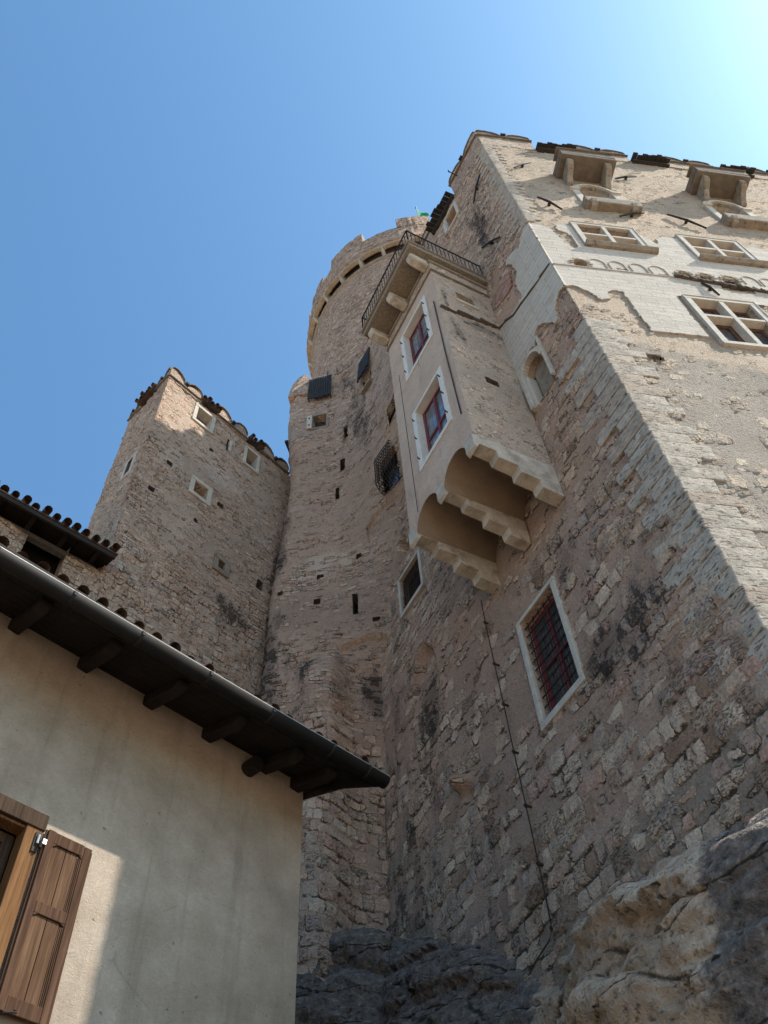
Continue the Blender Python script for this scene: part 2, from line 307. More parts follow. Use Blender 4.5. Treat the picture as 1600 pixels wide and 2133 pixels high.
def house_plaster():
    k = NT('house_plaster'); p = k.pos()
    n = k.noise(p, 0.8, 5, 0.62); f = k.noise(k.scale(p, 30, 30, 42), 1.0, 5, 0.7, 1.2); g = k.noise(p, 2.6, 5, 0.6)
    col = k.ramp(k.ma('ADD', k.ma('MULTIPLY', n, 0.6), k.ma('MULTIPLY', g, 0.4)), [(0.34, (0.27, 0.21, 0.155)), (0.5, (0.36, 0.29, 0.225)), (0.66, (0.45, 0.37, 0.295))])
    col = k.mix(0.55, col, k.ramp(f, [(0.3, (0.68, 0.67, 0.65)), (0.7, (1.2, 1.2, 1.19))]), 'MULTIPLY')
    drip = k.noise(k.scale(p, 5, 5, 0.35), 1.0, 5, 0.65)
    col = k.mix(k.ma('MULTIPLY', k.sstep(drip, 0.52, 0.72), 0.34), col, (0.17, 0.135, 0.10))
    vor = k.N('TexVoronoi', feature='DISTANCE_TO_EDGE'); vor.inputs['Scale'].default_value = 0.8
    k.put(vor.inputs['Vector'], k.vm('ADD', p, k.vm('SCALE', k.N('TexNoise').outputs['Color'])))
    cr = k.ma('SUBTRACT', 1.0, k.sstep(k.ma('ADD', vor.outputs['Distance'], k.ma('MULTIPLY', k.ma('SUBTRACT', g, 0.5), 0.05)), 0.0, 0.004))
    cr = k.ma('MULTIPLY', cr, k.sstep(n, 0.5, 0.58)); col = k.mix(k.ma('MULTIPLY', cr, 0.22), col, (0.12, 0.10, 0.08))
    dots = k.sstep(k.noise(p, 14, 2, 0.5), 0.72, 0.76)
    col = k.mix(k.ma('MULTIPLY', dots, 0.6), col, (0.10, 0.08, 0.06))
    k.bump(k.ma('ADD', f, k.ma('MULTIPLY', g, 0.6)), 0.7, 0.014)
    return k.fin(col, 0.95, 0, 0.15)
MAT['house'] = house_plaster()

def rockmat():
    k = NT('weathered_rock'); p = k.pos()
    zone = k.attr('zone').outputs['Color']; sc = k.N('SeparateColor'); k.put(sc.inputs[0], zone)
    n = k.noise(p, 1.1, 6, 0.62); f = k.noise(p, 9, 6, 0.7); m = k.noise(p, 3.2, 5, 0.65)
    tilt = k.N('Mapping'); k.put(tilt.inputs[0], p); tilt.inputs['Rotation'].default_value = (0.16, -0.2, 0.0); tilt.inputs['Scale'].default_value = (0.6, 0.6, 3.0)
    lay = k.noise(tilt.outputs[0], 1.5, 5, 0.6, 0.4)
    vor = k.N('TexVoronoi', feature='DISTANCE_TO_EDGE'); k.put(vor.inputs['Vector'], k.vm('ADD', tilt.outputs[0], k.vm('SCALE', k.N('TexNoise').outputs['Color']))); vor.inputs['Scale'].default_value = 0.62
    crack = k.ma('SUBTRACT', 1.0, k.sstep(k.ma('ADD', vor.outputs['Distance'], k.ma('MULTIPLY', k.ma('SUBTRACT', f, 0.5), 0.06)), 0.0, 0.026))
    crack = k.ma('MULTIPLY', crack, k.sstep(m, 0.36, 0.46))
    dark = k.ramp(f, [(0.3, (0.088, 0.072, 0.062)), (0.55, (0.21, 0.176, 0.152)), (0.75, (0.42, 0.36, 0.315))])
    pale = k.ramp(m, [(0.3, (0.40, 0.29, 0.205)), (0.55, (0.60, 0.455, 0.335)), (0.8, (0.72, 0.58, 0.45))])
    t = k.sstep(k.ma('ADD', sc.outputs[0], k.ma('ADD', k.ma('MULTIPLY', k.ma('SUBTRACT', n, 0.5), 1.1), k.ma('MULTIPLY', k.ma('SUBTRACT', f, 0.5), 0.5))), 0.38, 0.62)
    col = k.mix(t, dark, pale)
    och = k.sstep(k.ma('ADD', sc.outputs[2], k.ma('MULTIPLY', k.ma('SUBTRACT', lay, 0.5), 1.6)), 0.5, 0.75)
    col = k.mix(k.ma('MULTIPLY', och, 0.6), col, (0.27, 0.16, 0.085))
    wh = k.sstep(k.ma('ADD', sc.outputs[1], k.ma('MULTIPLY', k.ma('SUBTRACT', f, 0.5), 1.6)), 0.45, 0.7)
    col = k.mix(k.ma('MULTIPLY', wh, 0.75), col, (0.46, 0.46, 0.47))
    col = k.mix(k.ma('MULTIPLY', crack, 0.85), col, (0.02, 0.018, 0.017))
    def ridge(sc_, det):
        return k.ma('SUBTRACT', 1.0, k.ma('MULTIPLY', k.ma('ABSOLUTE', k.ma('SUBTRACT', k.noise(p, sc_, det, 0.6), 0.5)), 5.0))
    pit = k.sstep(k.noise(k.scale(p, 8, 8, 16), 1.0, 5, 0.7), 0.55, 0.68)
    col = k.mix(k.ma('MULTIPLY', pit, 0.6), col, (0.03, 0.028, 0.027))
    h = k.ma('ADD', k.ma('MULTIPLY', ridge(2.6, 4), 0.10), k.ma('ADD', k.ma('MULTIPLY', ridge(8.0, 4), 0.16), k.ma('ADD', k.ma('MULTIPLY', f, 0.65), k.ma('MULTIPLY', lay, 0.22))))
    h = k.ma('ADD', h, k.ma('MULTIPLY', k.noise(p, 26, 5, 0.7), 0.28))
    h = k.ma('SUBTRACT', h, k.ma('ADD', k.ma('MULTIPLY', crack, 0.4), k.ma('MULTIPLY', pit, 0.28)))
    d = k.N('Displacement'); k.put(d.inputs['Height'], h); d.inputs['Midlevel'].default_value = 0.7; d.inputs['Scale'].default_value = 0.12
    k.t.links.new(d.outputs[0], k.out.inputs['Displacement']); k.m.displacement_method = 'BOTH'
    return k.fin(col, 0.85, 0, 0.25)
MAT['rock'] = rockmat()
MAT['ground'] = simple('pale_paving', (0.46, 0.33, 0.225), (0.56, 0.41, 0.285), 1.5, 0.95, 0.3)

MAT['damper_dark'] = simple('damper_dark', (0.028, 0.027, 0.026), (0.055, 0.052, 0.05), 3, 0.95, 0.3)  # dark tone for the added strip that soaks up ground bounce

# ------------------------------------------------------------------ objects
LOC = {}
def tag(o, label=None, cat=None, group=None, kind=None):
    if label: o['label'] = label
    if cat: o['category'] = cat
    if group: o['group'] = group
    if kind: o['kind'] = kind
    return o

def thing(name, loc, label, cat, group=None):
    o = bpy.data.objects.new(name, None); COL.objects.link(o)
    o.location = Vector(loc); LOC[o.name] = np.array(loc, float); o.empty_display_size = 0.3
    return tag(o, label, cat, group)

def rootloc(o):
    while o.parent is not None: o = o.parent
    return LOC[o.name]

class MB:
    def __init__(s, zone=(0.5, 0.0, 0.0), sx=0.45, sz=0.16):
        s.v = []; s.f = []; s.w = []; s.z = []; s.zone = zone; s.sx = sx; s.sz = sz
    def add(s, vs, fs, ws=None, zs=None):
        b = len(s.v); s.v += [tuple(map(float, p)) for p in vs]
        s.f += [tuple(b + i for i in q) for q in fs]
        s.w += ws if ws is not None else [(p[0] / s.sx, p[2] / s.sz, 0) for p in vs]
        s.z += zs if zs is not None else [s.zone] * len(vs)
        return s
    def box(s, F, a0, a1, d0, d1, z0, z1):
        L = [(a, d, z) for z in (z0, z1) for d in (d0, d1) for a in (a0, a1)]
        s.add([F.P(*q) for q in L], [(0, 1, 3, 2), (4, 6, 7, 5), (0, 4, 5, 1), (2, 3, 7, 6), (0, 2, 6, 4), (1, 5, 7, 3)],
              [((a + 0.7 * d) / s.sx, (z + 0.35 * d) / s.sz, 0) for a, d, z in L]); return s
    def hexa(s, F, L):
        s.add([F.P(*q) for q in L], [(0, 1, 3, 2), (4, 6, 7, 5), (0, 4, 5, 1), (2, 3, 7, 6), (0, 2, 6, 4), (1, 5, 7, 3)],
              [((a + 0.7 * d) / s.sx, z / s.sz, 0) for a, d, z in L]); return s
    def prism(s, F, poly, d0, d1):
        n = len(poly)
        vs = [F.P(a, d0, z) for a, z in poly] + [F.P(a, d1, z) for a, z in poly]
        ws = [(a / s.sx, z / s.sz, 0) for a, z in poly] + [((a + 0.3 * (d1 - d0)) / s.sx, z / s.sz, 0) for a, z in poly]
        s.add(vs, [tuple(range(n)), tuple(range(2 * n - 1, n - 1, -1))] + [(i, (i + 1) % n, n + (i + 1) % n, n + i) for i in range(n)], ws); return s
    def prism_d(s, F, poly, a0, a1):
        """profile in (d, z), extruded along the wall"""
        n = len(poly)
        vs = [F.P(a0, d, z) for d, z in poly] + [F.P(a1, d, z) for d, z in poly]
        s.add(vs, [tuple(range(n)), tuple(range(2 * n - 1, n - 1, -1))] + [(i, (i + 1) % n, n + (i + 1) % n, n + i) for i in range(n)]); return s
    def tube(s, pts, r, n=6, cap=True, cap1=True):
        pts = [np.array(p, float) for p in pts]; rings = []
        for i, p in enumerate(pts):
            t = pts[min(i + 1, len(pts) - 1)] - pts[max(i - 1, 0)]; t /= np.linalg.norm(t) + 1e-9
            x = np.cross(t, [0, 0, 1.0]) if abs(t[2]) < 0.95 else np.cross(t, [1.0, 0, 0]); x /= np.linalg.norm(x); y = np.cross(t, x)
            rr = r[i] if isinstance(r, (list, tuple)) else r
            rings.append([p + rr * (math.cos(2 * math.pi * k / n) * x + math.sin(2 * math.pi * k / n) * y) for k in range(n)])
        vs = [q for R in rings for q in R]; fs = []
        for i in range(len(pts) - 1):
            for k in range(n): fs.append((i * n + k, i * n + (k + 1) % n, (i + 1) * n + (k + 1) % n, (i + 1) * n + k))
        if cap: fs += [tuple(range(n))] + ([tuple(reversed(range((len(pts) - 1) * n, len(pts) * n)))] if cap1 else [])
        s.add(vs, fs); return s
    def sheet(s, rows):
        """rows of world points, joined as a grid"""
        m = len(rows[0]); vs = [p for r in rows for p in r]
        s.add(vs, [(i * m + j, i * m + j + 1, (i + 1) * m + j + 1, (i + 1) * m + j) for i in range(len(rows) - 1) for j in range(m - 1)]); return s
    def build(s, name, mat, parent=None, smooth=False, bevel=0.0, recalc=True, label=None, jitter=0.0, solid=0.0):
        me = bpy.data.meshes.new(name)
        off = rootloc(parent) if parent is not None else np.zeros(3)
        V = np.array(s.v)
        if jitter:
            V = V + (np.random.RandomState(len(s.v)).rand(*V.shape) - 0.5) * jitter
        me.from_pydata((V - off).tolist(), [], s.f)
        at = me.attributes.new('wp', 'FLOAT_VECTOR', 'POINT'); at.data.foreach_set('vector', np.array(s.w, dtype=np.float32).ravel())
        zc = np.ones((len(s.v), 4), dtype=np.float32); zz_ = np.array(s.z, dtype=np.float32); zc[:, :zz_.shape[1]] = zz_
        at = me.attributes.new('zone', 'FLOAT_COLOR', 'POINT'); at.data.foreach_set('color', zc.ravel())
        if recalc:
            bm = bmesh.new(); bm.from_mesh(me); bmesh.ops.recalc_face_normals(bm, faces=bm.faces); bm.to_mesh(me); bm.free()
        me.update()
        o = bpy.data.objects.new(name, me); COL.objects.link(o)
        me.materials.append(MAT[mat] if isinstance(mat, str) else mat)
        if smooth: me.polygons.foreach_set('use_smooth', [True] * len(me.polygons))
        if solid:
            b = o.modifiers.new('solid', 'SOLIDIFY'); b.thickness = solid; b.offset = 0
        if bevel:
            b = o.modifiers.new('bevel', 'BEVEL'); b.width = bevel; b.segments = 2; b.limit_method = 'ANGLE'; b.angle_limit = math.radians(40)
        if parent is not None: o.parent = parent
        elif True: LOC[o.name] = np.zeros(3)
        if label: o['label'] = label
        return o

def lines(lo, hi, step, marks):
    L = list(np.linspace(lo, hi, max(2, int(round((hi - lo) / step)) + 1))); marks = sorted(set(marks))
    for m in marks:
        if lo < m < hi:
            j = min(range(1, len(L) - 1), key=lambda i: abs(L[i] - m))
            if abs(L[j] - m) < step * 0.55 and L[j] not in marks: L[j] = m
            elif abs(L[j] - m) > 1e-6: L.append(m)
    return np.array(sorted(L))

def wall_grid(name, F, a0, a1, z0, z1, step, mat, parent, holes=(), dfun=None, zfun=None, cf=None, sx=0.45, cut=None, zlabel=None, afun=None):
    """a dense sheet of wall; holes = (a0, a1, z0, z1, depth) get reveals"""
    def snap(vals):
        out = {}; last = None
        for v in sorted(set(vals)):
            if last is None or v - last > 0.045: last = v
            out[v] = last
        return out
    sa, sz_ = snap([v for h in holes for v in h[:2]]), snap([v for h in holes for v in h[2:4]])
    holes = [(sa[h[0]], sa[h[1]], sz_[h[2]], sz_[h[3]], h[4]) for h in holes]
    al = lines(a0, a1, step, [h[0] for h in holes] + [h[1] for h in holes])
    zl = lines(z0, z1, step, [h[2] for h in holes] + [h[3] for h in holes])
    Ag, Zg = np.meshgrid(al, zl)
    D = dfun(Ag, Zg) if dfun else np.zeros_like(Ag)
    Au = afun(Ag, Zg) if afun else Ag
    for h in holes:   # keep the wall flat where an opening is cut
        near = (Ag > h[0] - 1e-6) & (Ag < h[1] + 1e-6) & (Zg > h[2] - 1e-6) & (Zg < h[3] + 1e-6)
    P = F.O[None, None] + Au[..., None] * F.u + D[..., None] * F.n + Zg[..., None] * np.array([0, 0, 1.0])
    zone = zfun(Ag, Zg) if zfun else (np.full_like(Ag, 0.5), np.zeros_like(Ag), np.zeros_like(Ag))
    cz = cf(Zg) if cf else Zg / 0.16
    sxx = sx(Zg) if callable(sx) else sx
    n, m = Ag.shape
    mb = MB()
    mb.v = P.reshape(-1, 3).tolist(); mb.w = np.stack([Ag / sxx, cz, D], -1).reshape(-1, 3).tolist()
    mb.z = np.stack(np.broadcast_arrays(*zone), -1).reshape(-1, len(zone)).tolist()
    flip = np.dot(np.cross(F.u, [0, 0, 1.0]), F.n) < 0
    ac = (al[:-1] + al[1:]) / 2; zc = (zl[:-1] + zl[1:]) / 2
    for i in range(n - 1):
        for j in range(m - 1):
            a, z = ac[j], zc[i]
            if any(h[0] < a < h[1] and h[2] < z < h[3] for h in holes): continue
            if cut and cut(a, z): continue
            q = (i * m + j, i * m + j + 1, (i + 1) * m + j + 1, (i + 1) * m + j)
            mb.f.append(q[::-1] if flip else q)
    o = mb.build(name, mat, parent, smooth=True, recalc=False)
    def on(a, z, dep):
        aa, zz = np.array([[a]]), np.array([[z]])
        d = float(dfun(aa, zz)[0, 0]) if dfun else 0.0; ar = float(afun(aa, zz)[0, 0]) if afun else a
        return F.P(ar, d + 0.004 - dep, z)
    for h in holes:
        rv = MB(zone=(0.35, 0.05, 0.1)); h0, h1, k0, k1, dep = h[:5]
        for (p, q) in (((h0, k0), (h1, k0)), ((h1, k0), (h1, k1)), ((h1, k1), (h0, k1)), ((h0, k1), (h0, k0))):
            rv.add([on(*p, 0), on(*q, 0), on(*q, dep), on(*p, dep)], [(0, 1, 2, 3)],
                   [(p[0] / .4, p[1] / .16, 0), (q[0] / .4, q[1] / .16, 0), (q[0] / .4 + dep, q[1] / .16, 0), (p[0] / .4 + dep, p[1] / .16, 0)])
        rv.add([on(h0, k0, dep), on(h1, k0, dep), on(h1, k1, dep), on(h0, k1, dep)], [(0, 1, 2, 3)])
        ro = rv.build('opening', mat if (h1 - h0) > 0.3 else 'shelf', o, recalc=False); ro.data.materials.append(MAT['interior_shade']); ro.data.polygons[4].material_index = 1  # narrow holes get darker sides, shade put into their colour
    return o

def ring_frame(mb, F, a0, a1, z0, z1, w, d0, d1, sill=None, lintel=None):
    """four butted pieces round an opening a0..a1, z0..z1"""
    lw = lintel or w; sw = sill or w
    mb.box(F, a0 - w, a0, d0, d1, z0, z1); mb.box(F, a1, a1 + w, d0, d1, z0, z1)
    mb.box(F, a0 - w, a1 + w, d0, d1 + 0.003, z1, z1 + lw); mb.box(F, a0 - w, a1 + w, d0, d1 + 0.004, z0 - sw, z0)

def pane(F, a0, a1, z0, z1, d, mat, parent):
    mb = MB(sx=1, sz=1); mb.prism(F, [(a0, z0), (a1, z0), (a1, z1), (a0, z1)], d - 0.012, d)
    return mb.build('pane', mat, parent)

def arch_pts(a0, a1, zs, zt, n=14):
    c = (a0 + a1) / 2; r = (a1 - a0) / 2
    return [(c - r * math.cos(math.pi * i / n), zs + (zt - zs) * math.sin(math.pi * i / n)) for i in range(n + 1)]

def spandrels(mb, F, a0, a1, zs, zt, d0, d1):
    P = arch_pts(a0, a1, zs, zt); h = len(P) // 2
    mb.prism(F, P[:h + 1] + [(P[h][0], zt + 0.02), (a0 - 0.02, zt + 0.02), (a0 - 0.02, zs)], d0, d1)
    mb.prism(F, P[h:] + [(a1 + 0.02, zs), (a1 + 0.02, zt + 0.02), (P[h][0], zt + 0.02)], d0, d1)

def arch_band(mb, F, a0, a1, zs, zt, w, d0, d1, zb=None, n=14):
    I = arch_pts(a0, a1, zs, zt, n); Oo = arch_pts(a0 - w, a1 + w, zs, zt + w, n)
    for i in range(n):
        mb.prism(F, [I[i], I[i + 1], Oo[i + 1], Oo[i]], d0, d1)
    if zb is not None:
        mb.box(F, a0 - w, a0, d0, d1, zb, zs); mb.box(F, a1, a1 + w, d0, d1, zb, zs)

def grille(F, a0, a1, z0, z1, d, nv, nh, r, parent, name='grille', side=None):
    mb = MB()
    for i in range(nv):
        a = a0 + (a1 - a0) * (i + 0.5) / nv; mb.tube([F.P(a, d, z0), F.P(a, d, z1)], r)
    for j in range(nh):
        z = z0 + (z1 - z0) * (j + 0.5) / nh
        mb.tube([F.P(a0, d + r * 1.4, z), F.P(a1, d + r * 1.4, z)], r)
    return mb.build(name, 'iron', parent)

def sash_cross(F, a0, a1, z0, z1, d, w, parent, split=0.5, mat='redwood', t=0.05):
    mb = MB(); c = (a0 + a1) / 2; zt = z0 + (z1 - z0) * split
    mb.box(F, a0, a0 + w, d - t, d, z0, z1); mb.box(F, a1 - w, a1, d - t, d, z0, z1)
    mb.box(F, a0 + w, a1 - w, d - t, d, z1 - w, z1); mb.box(F, a0 + w, a1 - w, d - t, d, z0, z0 + w)
    mb.box(F, c - w * 0.55, c + w * 0.55, d - t, d + 0.006, z0 + w, z1 - w)
    mb.box(F, a0 + w, c - w * 0.55, d - t, d + 0.004, zt - w / 2, zt + w / 2); mb.box(F, c + w * 0.55, a1 - w, d - t, d + 0.004, zt - w / 2, zt + w / 2)
    return mb.build('sash', mat, parent, bevel=0.006)

# the walls' own axes
CORNER = np.array([4.07, 6.94, 0.0])
MAIN = Frame(CORNER, -30, -120)
SIDE = Frame(CORNER, 79, 169)
REAR_O = CORNER + 8.3 * A(-30)
REAR = Frame(REAR_O, -83, -173)
TOW_O = np.array([-6.26, 11.9, 0.0])
TOWR = Frame(TOW_O, 40, 130)
TOWL = Frame(TOW_O, -48, -138)
WALK = Frame(TOW_O, 47, 137)
HOUSE = Frame(A(-47.5) * 7.25, 42.5, 132.5)
GZ = -1.6

# ------------------------------------------------------------------ ground
mb = MB(); mb.add([(-400, -400, GZ), (400, -400, GZ), (400, 400, GZ), (-400, 400, GZ)], [(0, 1, 2, 3)])
tag(mb.build('ground', 'ground', recalc=False), kind='structure')

mb = MB(); mb.add([HOUSE.P(-60, -0.5, GZ + 0.004), HOUSE.P(60, -0.5, GZ + 0.004), HOUSE.P(60, 9.5, GZ + 0.004), HOUSE.P(-60, 9.5, GZ + 0.004)], [(0, 1, 2, 3)])
tag(mb.build('bounce_damper', 'damper_dark', recalc=False), kind='structure')  # unseen dark strip, added to weaken ground bounce under the house eave

# ------------------------------------------------------------------ palace: the tall corner building on the right
pal = thing('castle_palace', CORNER + np.array([0, 0, GZ]), 'tall stone palace block with white painted corner and hanging window bay, right of the castle', 'castle building')
GR = (2.90, 3.86, 9.32, 11.47)           # dressed corner blocks, long and short by turns
def quoins():
    r = random.Random(11); z = 4.4; k = 0; eb = 0.016
    while z < 16.0 or (22.4 < z < 30.6):
        h = r.uniform(0.26, 0.42) if z < 16 else r.uniform(0.15, 0.22); g = 0.014
        L1, L2 = (r.uniform(0.75, 1.15), r.uniform(0.40, 0.6)) if k % 2 else (r.uniform(0.35, 0.55), r.uniform(0.7, 1.05))
        if z > 16: L1 *= 0.6; L2 *= 0.5
        c = CORNER + eb * (MAIN.n + SIDE.n) * 1.2
        fp_ = [c, CORNER + L1 * MAIN.u + eb * MAIN.n, CORNER + L1 * MAIN.u - 0.25 * MAIN.n, CORNER - 0.25 * MAIN.n - 0.25 * SIDE.n, CORNER + L2 * SIDE.u - 0.25 * SIDE.n, CORNER + L2 * SIDE.u + eb * SIDE.n]
        mb = MB(); n_ = 6
        mb.add([p + np.array([0, 0, z + g]) for p in fp_] + [p + np.array([0, 0, z + h - g]) for p in fp_], [tuple(range(n_)), tuple(range(2 * n_ - 1, n_ - 1, -1))] + [(i, (i + 1) % n_, n_ + (i + 1) % n_, n_ + i) for i in range(n_)])
        mb.build('quoin', ('quoin', 'quoin_tan')[r.random() < 0.2], pal, bevel=0.018, jitter=0.035)
        z += h; k += 1
        if 16.0 <= z < 22.4: z = 22.45
quoins()

# big barred window
LW = (6.68, 7.60, 15.78, 16.92)          # smaller barred window beyond the bay
NI = (1.20, 1.86, 15.85, 17.45)          # blind niche beside the bay
TW = (1.98, 2.52, 29.25, 30.3)           # small window under the eaves
LA = lambda a: 14.12 + 0.0 * a - 1.1 * (np.clip(np.abs(a - 7.05) / 0.5, 0, 1)) ** 2.4 * 0.9

def main_d(a, z):
    d = (fbm(a * 0.5, z * 0.5, 3, 3) - 0.5) * 0.10 + (fbm(a * 1.6, z * 1.8, 5, 3) - 0.5) * 0.07
    d = d + 0.20 * sst(9.5, 6.0, z) * 0.4
    d = d * (1 - np.clip(blob(a, z, 3.38, 10.4, 1.0, 1.6) * 3, 0, 1)) * (1 - np.clip(blob(a, z, 7.1, 16.35, 0.85, 1.0) * 3, 0, 1))
    d = d * sst(0.0, 0.5, a)
    d = d + 0.30 * np.clip(blob(a, z, 6.16, 9.9, 0.22, 0.16) * 1.8, 0, 1) - 0.12 * blob(a, z, 6.1, 9.66, 0.2, 0.2)
    # shallow filled-in arch
    inside = (np.abs(a - 7.05) < 0.46) & (z < LA(a))
    d = d - np.where(inside, 0.22 * sst(12.6, 13.9, z), 0)
    d = d - 0.28 * np.where((np.abs(a - 7.34) < 0.26) & (z > 17.55) & (z < 17.6 + 0.75 * np.sqrt(np.clip(1 - ((a - 7.34) / 0.26) ** 2, 0, 1))), 1, 0)
    return d

def main_z(a, z):
    r = 0.62 + 0.25 * (fbm(a * 0.55, z * 0.6, 11) - 0.5) * 2
    r = r - 0.34 * sst(10.8, 12.3, z) * sst(15.5, 13.0, z)
    r = r - 0.30 * np.clip(blob(a, z, 4.4, 10.6, 0.8, 2.8) * 1.6, 0, 1)
    r = r - 0.22 * sst(14.5, 16, z) * sst(22.5, 21, z) + 0.14 * sst(22.5, 24.5, z)
    r = r + 0.40 * sst(0.55, 0.3, a) * (sst(16.4, 15.6, z) + sst(22.5, 23.0, z)) + 0.2 * sst(1.6, 0.6, a) * sst(14.5, 12, z)
    r = r - 0.5 * np.clip(blob(a, z, 1.5, 19, 1.2, 2.4) * 2, 0, 1)
    s = 0.10 * sst(8.2, 6.7, z)
    s = s + 0.42 * sst(5.6, 8.8, a) * sst(15.2, 13.2, z) * (0.45 + fbm(a * 1.1, z * 0.35, 21))
    s = s + 0.55 * blob(a, z, 2.45, 11.7, 0.75, 1.1) + 0.40 * blob(a, z, 2.3, 9.2, 0.5, 0.5) + 0.35 * blob(a, z, 1.2, 9.4, 1.4, 0.9) + 0.3 * blob(a, z, 0.9, 11.6, 0.8, 1.0)
    s = s + 0.62 * blob(a, z, 1.35, 25.6, 0.7, 3.0) + 0.35 * blob(a, z, 0.9, 28.6, 0.5, 2.2) + 0.3 * blob(a, z, 1.8, 27.5, 0.5, 2.5)
    s = s + 0.35 * blob(a, z, 2.0, 8.6, 1.6, 1.6) + 0.3 * blob(a, z, 5.6, 8.4, 1.8, 1.4) + 0.55 * blob(a, z, 2.2, 12.9, 0.45, 0.7) + 0.5 * blob(a, z, 6.9, 12.3, 0.7, 1.2) + 0.3 * blob(a, z, 6.3, 9.7, 0.5, 0.6)
    b = 0.30 * blob(a, z, 1.2, 8.6, 1.3, 1.2) + 0.25 * blob(a, z, 5.8, 12.0, 1.3, 1.8) + 0.35 * blob(a, z, 7.1, 13.5, 0.6, 0.8) + 0.30 * blob(a, z, 7.3, 17.9, 0.4, 0.6)
    b = b + 0.15 * sst(23, 27, z) * fbm(a, z, 4)
    return np.clip(r, 0.05, 1.2), np.clip(s, 0, 1), np.clip(b, 0, 1), 1 - np.clip(0.8 * sst(7.6, 6.4, z - 0.25 * np.clip(a - 4, 0, 9)) + 0.45 * sst(4.5, 8.5, a) * sst(14, 11, z), 0, 1)

cf_main = courses(3, [(2.0, 9.6, 0.27), (9.6, 13.5, 0.24), (13.5, 22.5, 0.16), (22.5, 34.0, 0.095)])
sx_main = lambda z: 1.35 - 0.45 * sst(12.0, 16, z)
mw = wall_grid('front_wall', MAIN, 0.0, 9.8, 3.5, 31.0, 0.052, 'palace', pal,
               holes=[(*GR, 0.42), (*LW, 0.35), (*NI, 0.22), (*TW, 0.4)], dfun=main_d, zfun=main_z, cf=cf_main, sx=sx_main)

def side_d(a, z):
    d = (fbm(a * 0.6, z * 0.5, 31, 3) - 0.5) * 0.05 + (fbm(a * 2.2, z * 2.6, 33, 3) - 0.5) * 0.035
    d = d * sst(0.0, 0.35, a) * (1 - sst(15.0, 15.6, z) * sst(22.9, 22.3, z) * 0.8)
    return d
def side_z(a, z):
    r = -0.05 + 0.20 * (fbm(a * 0.7, z * 0.6, 41) - 0.5) * 2
    r = r + 0.55 * sst(0.62, 0.32, a) * sst(22.6, 23.2, z) + 0.5 * sst(30.4, 31.2, z) + 0.30 * sst(29.5, 30.6, z + a * 0.1) * sst(2.2, 0.6, a)
    r = r + 0.33 * np.clip(blob(a, z, 4.1, 26.8, 0.9, 2.2) * 1.5, 0, 1) * fbm(a * 3, z * 1.4, 43) * 1.6
    r = r + 0.28 * blob(a, z, 6.7, 26.0, 0.6, 2.5)
    r = r + 0.42 * sst(17.4, 16.5, z) * sst(0.9, 0.3, a) + 0.12 * sst(13.0, 11.0, z) + 0.5 * sst(1.3, 0.5, a) * sst(13.4, 11.0, z)
    r = r - 0.6 * blob(a, z, 0.75, 9.3, 0.6, 1.2)
    s = 0.45 * blob(a, z, 0.4, 9.9, 0.5, 0.55) + 0.30 * blob(a, z, 0.55, 10.6, 0.5, 0.5) + 0.22 * blob(a, z, 3.9, 25.5, 0.4, 2.0) + 0.18 * blob(a, z, 2.4, 23.9, 1.4, 0.6)
    b = 0.46 * blob(a, z, 0.25, 17.5, 0.45, 0.7) + 0.30 * sst(30.5, 31.2, z) + 0.28 * sst(0.5, 0.2, a) * sst(22.8, 23.4, z) + 0.32 * blob(a, z, 0.9, 12.0, 1.2, 1.6)
    return np.clip(r, -0.3, 1.2), np.clip(s, 0, 1), np.clip(b, 0, 1), 1 - (0.95 * sst(16.6, 14.2, z + 0.25 * a) + 0.25 * blob(a, z, 4.0, 25, 1.5, 2.5))
cf_side = courses(5, [(2.0, 12.6, 0.30), (12.6, 22.5, 0.16), (22.5, 34, 0.085)])
W1, W2, W3 = (1.26, 2.62, 21.06, 22.56), (4.02, 5.36, 20.98, 22.52), (2.68, 3.98, 15.72, 17.92)
AW1, AW2 = (2.14, 3.10, 24.78, 26.72), (6.06, 7.02, 24.78, 26.72)
HO = [(0.50, 0.86, 19.32, 19.72, 0.35), (2.92, 3.24, 19.30, 19.68, 0.3), (3.42, 3.74, 19.26, 19.66, 0.3), (3.96, 4.34, 19.2, 19.62, 0.12), (0.80, 1.10, 14.58, 14.80, 0.3),
      (1.46, 1.74, 19.36, 19.46, 0.2), (2.42, 2.66, 19.30, 19.40, 0.2)]
sw = wall_grid('side_wall', SIDE, 0.0, 12.5, 3.5, 31.0, 0.06, 'side', pal,
               holes=[(*W1, 0.36), (*W2, 0.36), (*W3, 0.36), (*AW1, 0.45), (*AW2, 0.45)] + HO, dfun=side_d, zfun=side_z, cf=cf_side, sx=0.8)

# solid heart of the block and its flat top (keeps the sun out)
core = MB()
pts = [CORNER + 0.55 * (-MAIN.n) + 0.45 * (-SIDE.n) + 0.0, CORNER + 9.8 * MAIN.u - 0.5 * MAIN.n, CORNER + 11 * MAIN.u + 8 * SIDE.u, CORNER + 12.5 * SIDE.u + 7 * MAIN.u, CORNER + 12.5 * SIDE.u - 0.5 * SIDE.n]
n = len(pts); vs = [p + np.array([0, 0, GZ]) for p in pts] + [p + np.array([0, 0, 30.95]) for p in pts]
core.add(vs, [tuple(range(n)), tuple(range(2 * n - 1, n - 1, -1))] + [(i, (i + 1) % n, n + (i + 1) % n, n + i) for i in range(n)])
core.build('wall_core', 'interior_shade', pal)

